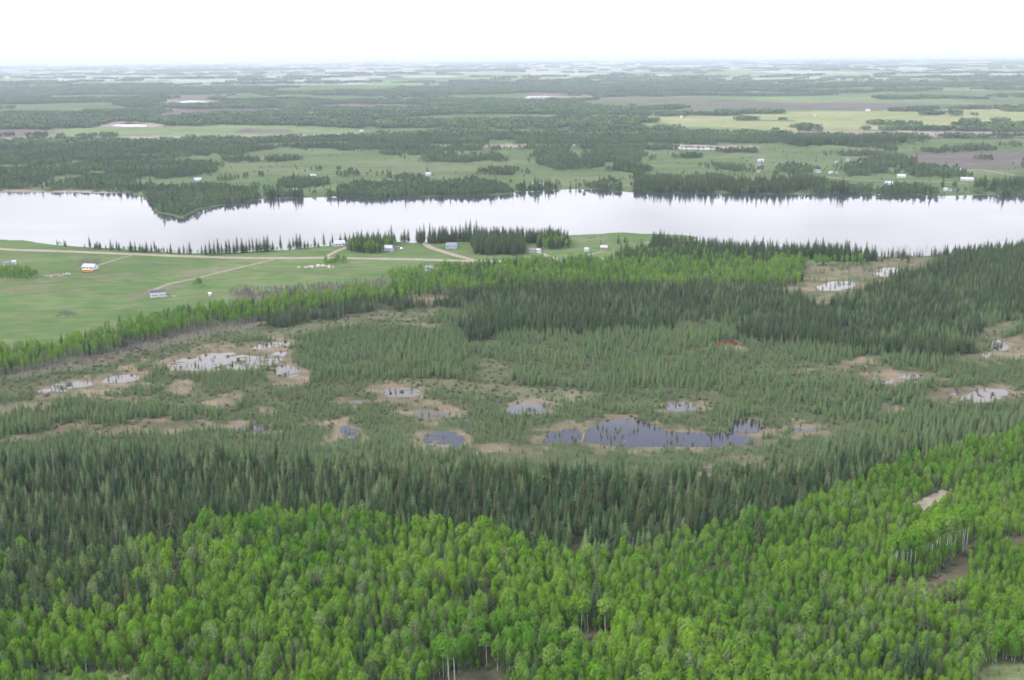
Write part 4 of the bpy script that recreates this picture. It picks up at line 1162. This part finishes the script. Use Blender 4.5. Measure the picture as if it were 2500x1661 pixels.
for k in range(18):
    uu = 1304 + 142 * (k + random.uniform(-.4, .4)) / 18; p = at1(uu, 556 + random.uniform(-2, 2)); D = math.hypot(p[1], CAM_H)
    tree('snag', 'dead_tree', p[0], p[1], random.uniform(12, 30) / FPX * D, random.uniform(.8, 1.3), 'thin bare dead spruce on the grassy knoll against the lake', 'dead tree', 'dead spruces on the knoll', crown='branches')
# trees in the near slope that catch the eye
for (tu, tv, hp, lab) in [(1022, 1560, 95, 'birch with a bare white trunk, leftmost of the bottom centre clump'), (1035, 1575, 100, 'birch with a thick white trunk in the bottom centre clump'), (1048, 1570, 95, 'leaning white trunked birch, rightmost of the bottom centre clump'),
                          (1096, 1500, 70, 'white trunked birch above the bottom centre clump, left of a pair'), (1108, 1495, 70, 'white trunked birch above the bottom centre clump, right of a pair'), (1122, 1535, 75, 'tall thin white birch standing alone right of the bottom centre clump'),
                          (1145, 1478, 55, 'short white trunked birch below the sandy patch'), (1325, 1450, 75, 'white trunked birch left of the tall spruce'), (1340, 1455, 72, 'second white trunked birch left of the tall spruce, slightly lower'), (1355, 1452, 70, 'white trunked birch directly in front of the tall spruce'),
                          (1395, 1462, 80, 'tall white trunked birch right of the tall spruce'), (1080, 1530, 66, 'leaning pale birch beside the white birch pair')]:
    p = at1(tu, tv); D = math.sqrt(p[0] ** 2 + p[1] ** 2 + CAM_H ** 2)
    tree('tallbare', 'birch_tree', p[0], p[1], hp / FPX * D * 1.12, random.uniform(1.0, 1.3), lab, 'tree')
p = at1(1176, 1515); D = math.hypot(p[1], CAM_H)
tree('snag', 'dead_tree', p[0], p[1], 60 / FPX * D, 1.8, 'broken white dead trunk right of the tall thin birch', 'dead tree', crown='branches')
for (tu, tv, hp, lab) in [(1372, 1445, 110, 'tallest dark spruce among the aspens right of bottom centre'), (1280, 1440, 62, 'dark bushy spruce left of the white trunked birches and tall spruce'), (1300, 1442, 55, 'smaller dark spruce right of the bushy one'),
                          (868, 1330, 60, 'dark spruce alone among the aspens left of centre'), (1070, 1325, 62, 'dark spruce among the aspens, left one of the centre pair'), (1140, 1325, 50, 'dark spruce among the aspens, right one of the centre pair'),
                          (2064, 1570, 85, 'brownish spruce, leftmost of the bottom right clump'), (2085, 1585, 90, 'brownish spruce in the front of the bottom right clump'), (2106, 1575, 100, 'tall brown spruce in the middle of the bottom right clump'), (2128, 1580, 115, 'tallest brown spruce of the bottom right clump'), (2160, 1585, 70, 'short dark spruce, rightmost of the bottom right clump'),
                          (2035, 1530, 60, 'dark spruce behind and left of the bottom right clump'), (530, 1560, 62, 'brownish spruce between aspens near the bottom edge, left one of a pair'), (560, 1555, 70, 'brownish spruce between aspens near the bottom edge, right one of a pair'), (680, 1540, 60, 'small brown spruce near the bottom edge, right of the pair'), (435, 1545, 66, 'dark spruce right of the lower left clearing'),
                          (2085, 1185, 60, 'dark spruce just left of the sandy road patch'), (1120, 1490, 60, 'thin dead looking spruce above the white birches')]:
    p = at1(tu, tv); D = math.sqrt(p[0] ** 2 + p[1] ** 2 + CAM_H ** 2)
    tree('spruce', 'spruce_tree', p[0], p[1], hp / FPX * D * 1.15, random.uniform(1.05, 1.35), lab, 'tree')
for k in range(34):
    t = (k + random.uniform(-.3, .3)) / 34
    uu = 2052 + 176 * t; vv = 1334 - 70 * t + random.uniform(-14, 9); uu += random.uniform(-4, 4); p = at1(uu, vv); D = math.sqrt(p[0] ** 2 + p[1] ** 2 + CAM_H ** 2)
    tree('tallbare', 'white_trunk_aspen', p[0], p[1], random.uniform(82, 104) / FPX * D, random.uniform(.72, .95), 'aspen with a bare white trunk on the edge of the brown clearing at right', 'tree', 'white trunked aspens by the brown clearing')
for k in range(14):
    uu = 2200 + 160 * k / 14 + random.uniform(-4, 4); p = at1(uu, 1508 - 0.08 * (uu - 2200) + random.uniform(-5, 5)); D = math.hypot(p[1], CAM_H)
    tree('tallbare', 'white_trunk_aspen', p[0], p[1], random.uniform(60, 80) / FPX * D, random.uniform(.8, 1.05), 'aspen with a thin white trunk behind the lower right field', 'tree', 'white trunked aspens by the lower right field')


# ------------------------------------------------------------------ houses
def house(u_, v_, wpx, yaw, wall, roof, label, name='house', depth=0.75, hw=2.6, pitch=0.32, lean=None, windows=3, door=True, chimney=False):
    p = at1(u_, v_); D = math.sqrt(p[0] ** 2 + p[1] ** 2 + CAM_H ** 2)
    W = wpx / FPX * D; Dp = W * depth
    if W > 9: Dp = min(Dp, 8.5)
    e = bpy.data.objects.new(name, None); COL.objects.link(e); e.location = (p[0], p[1], p[2]); e.rotation_euler = (0, 0, math.radians(yaw) - math.atan2(p[0], p[1]))
    tag(e, label, 'shed' if 'shed' in name or 'outhouse' in name else 'house')
    a, b = W / 2, Dp / 2; rz = hw + 0.35 + b * pitch * 2
    f = MB(); f.box(-a - .05, a + .05, -b - .05, b + .05, -.4, .35); f.put('foundation', [M['conc']], e)
    w = MB()
    z0, z1 = .353, hw + .35
    for (xa, ya, xb, yb) in ((-a, -b, a, -b), (a, b, -a, b)):
        w.face([(xa, ya, z0), (xb, yb, z0), (xb, yb, z1), (xa, ya, z1)])
    for s in (-1, 1):
        q = [(s * a, -b, z0), (s * a, b, z0), (s * a, b, z1), (s * a, 0, rz - .08), (s * a, -b, z1)]
        w.face(q if s > 0 else q[::-1])
    w.put('wall', [M[wall]], e)
    r = MB(); o = .45; t = .16
    zE = z1 - o * (rz - z1) / b
    for s in (-1, 1):
        r.face([(-a - o, s * (b + o), zE), (a + o, s * (b + o), zE), (a + o, 0, rz), (-a - o, 0, rz)][::(1 if s < 0 else -1)])
        r.face([(-a - o, s * (b + o), zE + t), (a + o, s * (b + o), zE + t), (a + o, 0, rz + t), (-a - o, 0, rz + t)][::(1 if s < 0 else -1)])
        r.face([(-a - o, s * (b + o), zE), (a + o, s * (b + o), zE), (a + o, s * (b + o), zE + t), (-a - o, s * (b + o), zE + t)][::(1 if s < 0 else -1)])
        for q in (-1, 1):
            r.face([(q * (a + o), s * (b + o), zE), (q * (a + o), 0, rz), (q * (a + o), 0, rz + t), (q * (a + o), s * (b + o), zE + t)])
    ro = r.put('roof', [M[roof]], e)
    if chimney:
        c = MB(); c.box(a * .3, a * .3 + .6, -.3, .3, rz - .4, rz + 1.0); c.put('chimney', [M['conc']], ro)
    for k in range(windows):
        cx = -a + W * (k + .5) / windows
        if door and k == windows // 2: cx += 0
        wn = MB(); ww = min(.8, W * .09)
        if door and k == windows // 2 and windows > 1:
            dm = MB(); dm.box(cx - .45, cx + .45, -b - .06, -b - .003, z0, z0 + 2.0); dm.put('door', [M['wood']], e); continue
        wn.box(cx - ww, cx + ww, -b - .06, -b - .003, 1.35, 2.45)
        wo = wn.put('window', [M['white']], e)
        g_ = MB(); g_.box(cx - ww + .08, cx + ww - .08, -b - .075, -b - .062, 1.43, 2.37); g_.put('pane', [M['glass']], wo)
    for s in (-1, 1):
        wn = MB(); wn.box(min(s * a + s * .003, s * a + s * .06), max(s * a + s * .003, s * a + s * .06), -.6, .6, 1.35, 2.45); wo = wn.put('window', [M['white']], e)
        g_ = MB(); g_.box(min(s * a + s * .062, s * a + s * .075), max(s * a + s * .062, s * a + s * .075), -.5, .5, 1.43, 2.37); g_.put('pane', [M['glass']], wo)
    return e, W, Dp


house(365, 684, 32, 4, 'white', 'darkroof', 'white house with a dark roof at the end of the curved meadow track', hw=4.2, depth=.6, pitch=.14, windows=5)
house(208, 621, 27, -35, 'white', 'paleroof', 'white house with a pale grey roof on dark earth beside the orange bus', depth=.85, pitch=.24, hw=2.8)
house(15, 612, 12, 10, 'cream', 'greyroof', 'small grey shed behind the hedge at the left edge, left one of two', 'shed', hw=2.2)
house(33, 610, 7, -10, 'white', 'paleroof', 'small white shed behind the hedge at the left edge, right one of two', 'shed', depth=1.0, hw=2.6, windows=1)
house(782, 567, 24, 8, 'white', 'paleroof', 'long white house on the near shore left of the brown thicket', hw=2.8)
house(768, 568, 5, 0, 'white', 'paleroof', 'tiny white shed left of the long white shore house', 'shed', depth=1.0, hw=2.0, windows=1)
house(894, 577, 22, -20, 'blue', 'paleroof', 'pale blue house with parked cars right of the brown thicket', hw=2.5)
house(995, 558, 21, 0, 'white', 'paleroof', 'white house between tall spruces at the top of the pale drive', hw=3.6)
house(1041, 572, 24, -6, 'blue', 'greyroof', 'pale blue house with a grey roof right of the pale drive', hw=2.8)
house(1226, 582, 14, 12, 'cream', 'brownroof', 'cream house with a brown roof behind the shore spruces', hw=2.6)
house(1242, 583, 9, -40, 'white', 'paleroof', 'small bright white house right of the cream one behind the shore spruces', hw=3.0)
house(1353, 580, 9, -30, 'white', 'paleroof', 'small white cabin alone on the grassy knoll', 'shed', depth=.9, hw=2.4, windows=2)
house(1392, 576, 15, -5, 'pink', 'paleroof', 'faded red house with a pale roof on the grassy knoll', hw=2.6)
house(990, 624, 17, -25, 'cream', 'greyroof', 'small cream house with a grey roof below the road among aspens', hw=2.6)
house(484, 683, 5, 0, 'white', 'white', 'tiny white outhouse standing alone in the meadow', 'outhouse', depth=1.0, hw=2.2, windows=1, door=False)
# far side of the lake
FARH = [(456, 418, 17, 0, 'white', 'paleroof', 'far white house at the left wood edge opposite', 2.8), (722, 411, 14, -25, 'white', 'paleroof', 'far white house alone on the open opposite meadow', 4.0), (680, 440, 11, 10, 'white', 'paleroof', 'far small white cabin among the shore spruces opposite', 2.4),
        (987, 405, 13, 0, 'white', 'paleroof', 'far white house with a single dark spruce behind it', 3.2), (1234, 428, 15, 8, 'white', 'paleroof', 'far white house close to the water opposite, left one of two', 2.6), (1248, 428, 9, -25, 'white', 'paleroof', 'far small white house close to the water opposite, right one of two', 3.0),
        (1404, 428, 11, -15, 'white', 'paleroof', 'far white house half hidden by the spruce stand opposite', 3.0), (1753, 374, 14, 10, 'white', 'paleroof', 'far white house, upper one of the pair at the dirt drive', 3.2), (1750, 386, 15, 0, 'cream', 'greyroof', 'far grey house, lower one of the pair at the dirt drive', 3.0),
        (1884, 398, 14, -20, 'white', 'greyroof', 'far white house with a grey roof left of the two cabins', 3.0), (1914, 401, 9, 10, 'white', 'paleroof', 'far small white cabin right of the grey roofed white house', 2.4), (1927, 401, 8, 0, 'cream', 'brownroof', 'far tiny cabin with a brown roof beside the white cabin', 2.4),
        (1955, 372, 11, 0, 'cream', 'greyroof', 'far grey house left of the bushes below the ploughed field', 3.4), (1986, 378, 11, -20, 'white', 'paleroof', 'far white house right of the grey one below the ploughed field', 2.6), (1927, 376, 4, 0, 'white', 'paleroof', 'far tiny white shed left of the grey house below the ploughed field', 2.4),
        (2077, 410, 19, 4, 'cream', 'paleroof', 'far long pale house in the middle of the right settlement', 2.8), (2048, 426, 17, 4, 'white', 'paleroof', 'far long white house nearest the water in the right settlement', 2.6), (2210, 394, 8, 0, 'white', 'paleroof', 'far tiny white house at the start of the far road', 3.0),
        (2228, 417, 28, 4, 'cream', 'paleroof', 'far longest pale building at the right below the far road', 2.6), (2180, 440, 9, -20, 'white', 'paleroof', 'far small white house right at the water on the right', 2.6), (2192, 441, 7, 10, 'white', 'greyroof', 'far tiny cabin right of the white house at the water', 2.2),
        (1722, 427, 7, 0, 'white', 'paleroof', 'far tiny white cabin behind the dark shore spruces', 2.6), (2072, 386, 6, -10, 'pink', 'brownroof', 'far tiny reddish cabin among bushes', 2.4),
        (2000, 257, 11, 0, 'white', 'paleroof', 'distant white farmhouse on the sunny pasture at right', 4.0), (1878, 269, 5, 0, 'white', 'paleroof', 'distant tiny white house on the sunny pasture', 6.0), (1700, 266, 7, -20, 'white', 'paleroof', 'distant white house left of the sunny pasture', 6.0), (1570, 273, 6, 0, 'white', 'paleroof', 'distant white house at the left end of the sunny pasture', 6.0), (833, 305, 9, 0, 'white', 'paleroof', 'distant white building at the end of the reed strip', 3.5)]
for (a_, b_, w_, yw, wl, rf, lb, hh) in FARH:
    house(a_, b_, w_ * 0.88, yw, wl, rf, lb, hw=hh * 0.92, windows=2)
for (tu, tv, hp, lab) in [(985, 400, 16, 'far single dark spruce behind the white meadow house'), (1240, 424, 12, 'far dark spruce behind the two houses at the water'), (1378, 434, 20, 'far tall dark spruce left of the half hidden house')]:
    p = at1(tu, tv); D = math.hypot(p[1], CAM_H)
    tree('spruce', 'spruce_tree', p[0], p[1], hp / FPX * D, 1.3, lab, 'tree')

# ------------------------------------------------------------------ bus, cars, piles
def bus(u_, v_, yaw):
    p = at1(u_, v_)
    e = bpy.data.objects.new('school_bus', None); COL.objects.link(e); e.location = p; e.rotation_euler = (0, 0, math.radians(yaw))
    tag(e, 'orange school bus parked in front of the pale roofed white house', 'bus')
    b = MB(); b.box(-3.6, 3.6, -1.2, 1.2, .6, 2.55); b.box(3.6, 5.0, -1.05, 1.05, .6, 1.65); b.put('body', [M['bus']], e)
    r = MB(); r.face([(-3.6, -1.2, 2.553), (3.6, -1.2, 2.553), (3.5, -.8, 2.95), (-3.5, -.8, 2.95)]); r.face([(3.6, 1.2, 2.553), (-3.6, 1.2, 2.553), (-3.5, .8, 2.95), (3.5, .8, 2.95)])
    r.face([(-3.5, -.8, 2.95), (3.5, -.8, 2.95), (3.5, .8, 2.95), (-3.5, .8, 2.95)]); r.face([(3.6, -1.2, 2.553), (3.6, 1.2, 2.553), (3.5, .8, 2.95), (3.5, -.8, 2.95)]); r.face([(-3.6, 1.2, 2.553), (-3.6, -1.2, 2.553), (-3.5, -.8, 2.95), (-3.5, .8, 2.95)])
    r.put('roof', [M['busroof']], e)
    for s in (-1, 1):
        for k in range(7):
            w = MB(); w.box(-3.3 + k * .97, -2.5 + k * .97, min(s * 1.203, s * 1.22), max(s * 1.203, s * 1.22), 1.75, 2.4); w.put('window', [M['glass']], e)
    w = MB(); w.box(3.603, 3.62, -1.0, 1.0, 1.7, 2.45); w.put('windscreen', [M['glass']], e)
    for cx in (-2.3, 3.9):
        for s in (-1, 1):
            w = MB(); w.cyl_y(cx, .48, .48, min(s * .9, s * 1.23), max(s * .9, s * 1.23)); w.put('wheel', [M['rubber']], e)
    m_ = MB(); m_.box(5.003, 5.15, -1.1, 1.1, .55, .8); m_.put('bumper', [M['rubber']], e)


bus(200, 628, 8)


def car(u_, v_, yaw, m, label):
    p = at1(u_, v_)
    e = bpy.data.objects.new('car', None); COL.objects.link(e); e.location = p; e.rotation_euler = (0, 0, math.radians(yaw)); tag(e, label, 'car', None)
    b = MB(); b.box(-2.2, 2.2, -.88, .88, .35, .95); b.put('body', [M[m]], e)
    c = MB()
    lo = [(-1.5, -.82, .953), (1.0, -.82, .953), (1.0, .82, .953), (-1.5, .82, .953)]; hi = [(-1.1, -.68, 1.5), (.4, -.68, 1.5), (.4, .68, 1.5), (-1.1, .68, 1.5)]
    for i in range(4): c.face([lo[i], lo[(i + 1) % 4], hi[(i + 1) % 4], hi[i]], 0)
    c.face(hi, 1); c.put('cabin', [M['glass'], M[m]], e)
    for cx in (-1.35, 1.35):
        for s in (-1, 1):
            w = MB(); w.cyl_y(cx, .33, .33, min(s * .7, s * .9), max(s * .7, s * .9)); w.put('wheel', [M['rubber']], e)


car(906, 581, 70, 'carblue', 'pale blue car in front of the pale blue house by the thicket')
car(884, 579, 20, 'car', 'silver car left of the pale blue house by the thicket')
car(926, 574, 60, 'car', 'silver car alone on the grass right of the pale blue house')
car(915, 571, 10, 'car', 'silver car farther back on the grass near the brown thicket')
car(981, 562, 30, 'car', 'silver car parked left of the white house between tall spruces')


def pile(u_, v_, w_, label, m, nn_, name, sz):
    p = at1(u_, v_); g = random.Random(int(u_)); e = bpy.data.objects.new(name, None); COL.objects.link(e); e.location = p
    tag(e, label, 'pile')
    lib_ = []
    for k in range(4):
        q = MB(); pts = []
        for i in range(8):
            pts.append(((1 if i & 1 else -1) * g.uniform(.35, .6), (1 if i & 2 else -1) * g.uniform(.35, .6), (1 if i & 4 else -1) * g.uniform(.25, .5)))
        q.v = pts; q.f = [(0, 2, 3, 1), (4, 5, 7, 6), (0, 1, 5, 4), (2, 6, 7, 3), (0, 4, 6, 2), (1, 3, 7, 5)]; q.m = [0] * 6
        lib_.append(q.mesh(m, [M[m]]))
    for k in range(nn_):
        t = g.gauss(0, .35); o = obj('rock' if m == 'rock' else 'board', lib_[k % 4], e)
        s = sz * g.uniform(.5, 1.3)
        o.location = (t * w_, g.gauss(0, .12) * w_, s * .25 + (0.8 if abs(t) < .2 and k % 3 == 0 else 0)); o.rotation_euler = (g.uniform(-.3, .3), g.uniform(-.3, .3), g.uniform(0, 6.28))
        o.scale = (s, s, s) if m == 'rock' else (s * 2.2, s * .5, s * .3)


pile(735, 616, 20, 'heap of pale rocks at the meadow edge below the road', 'rock', 34, 'rock_heap', 1.9)
pile(130, 637, 14, 'heap of pale scrap boards in the meadow right of the hedge', 'wood', 22, 'scrap_heap', 1.6)
pile(155, 633, 5, 'small heap of white rubble right of the scrap boards', 'rock', 9, 'rubble_heap', 1.3)
pile(352, 686, 6, 'scattered boards left of the dark roofed white house', 'wood', 8, 'board_heap', 1.0)
pile(388, 684, 6, 'scattered pale rocks right of the dark roofed white house', 'rock', 7, 'stone_heap', 0.9)

# ------------------------------------------------------------------ haze
hm = bpy.data.materials.new('haze'); hm.use_nodes = True
t = hm.node_tree; t.nodes.clear()
o_ = t.nodes.new('ShaderNodeOutputMaterial'); pv_ = t.nodes.new('ShaderNodeVolumePrincipled')
pv_.inputs['Color'].default_value = (*HAZE_C, 1); pv_.inputs['Density'].default_value = HAZE_D; pv_.inputs['Anisotropy'].default_value = 0.0
t.links.new(pv_.outputs[0], o_.inputs['Volume'])
hb = MB(); hb.box(-71000, 71000, -71000, 71000, -30, 215)
ho = hb.put('haze', [hm]); tag(ho, 'pale bluish haze thickening towards the horizon', kind='stuff')
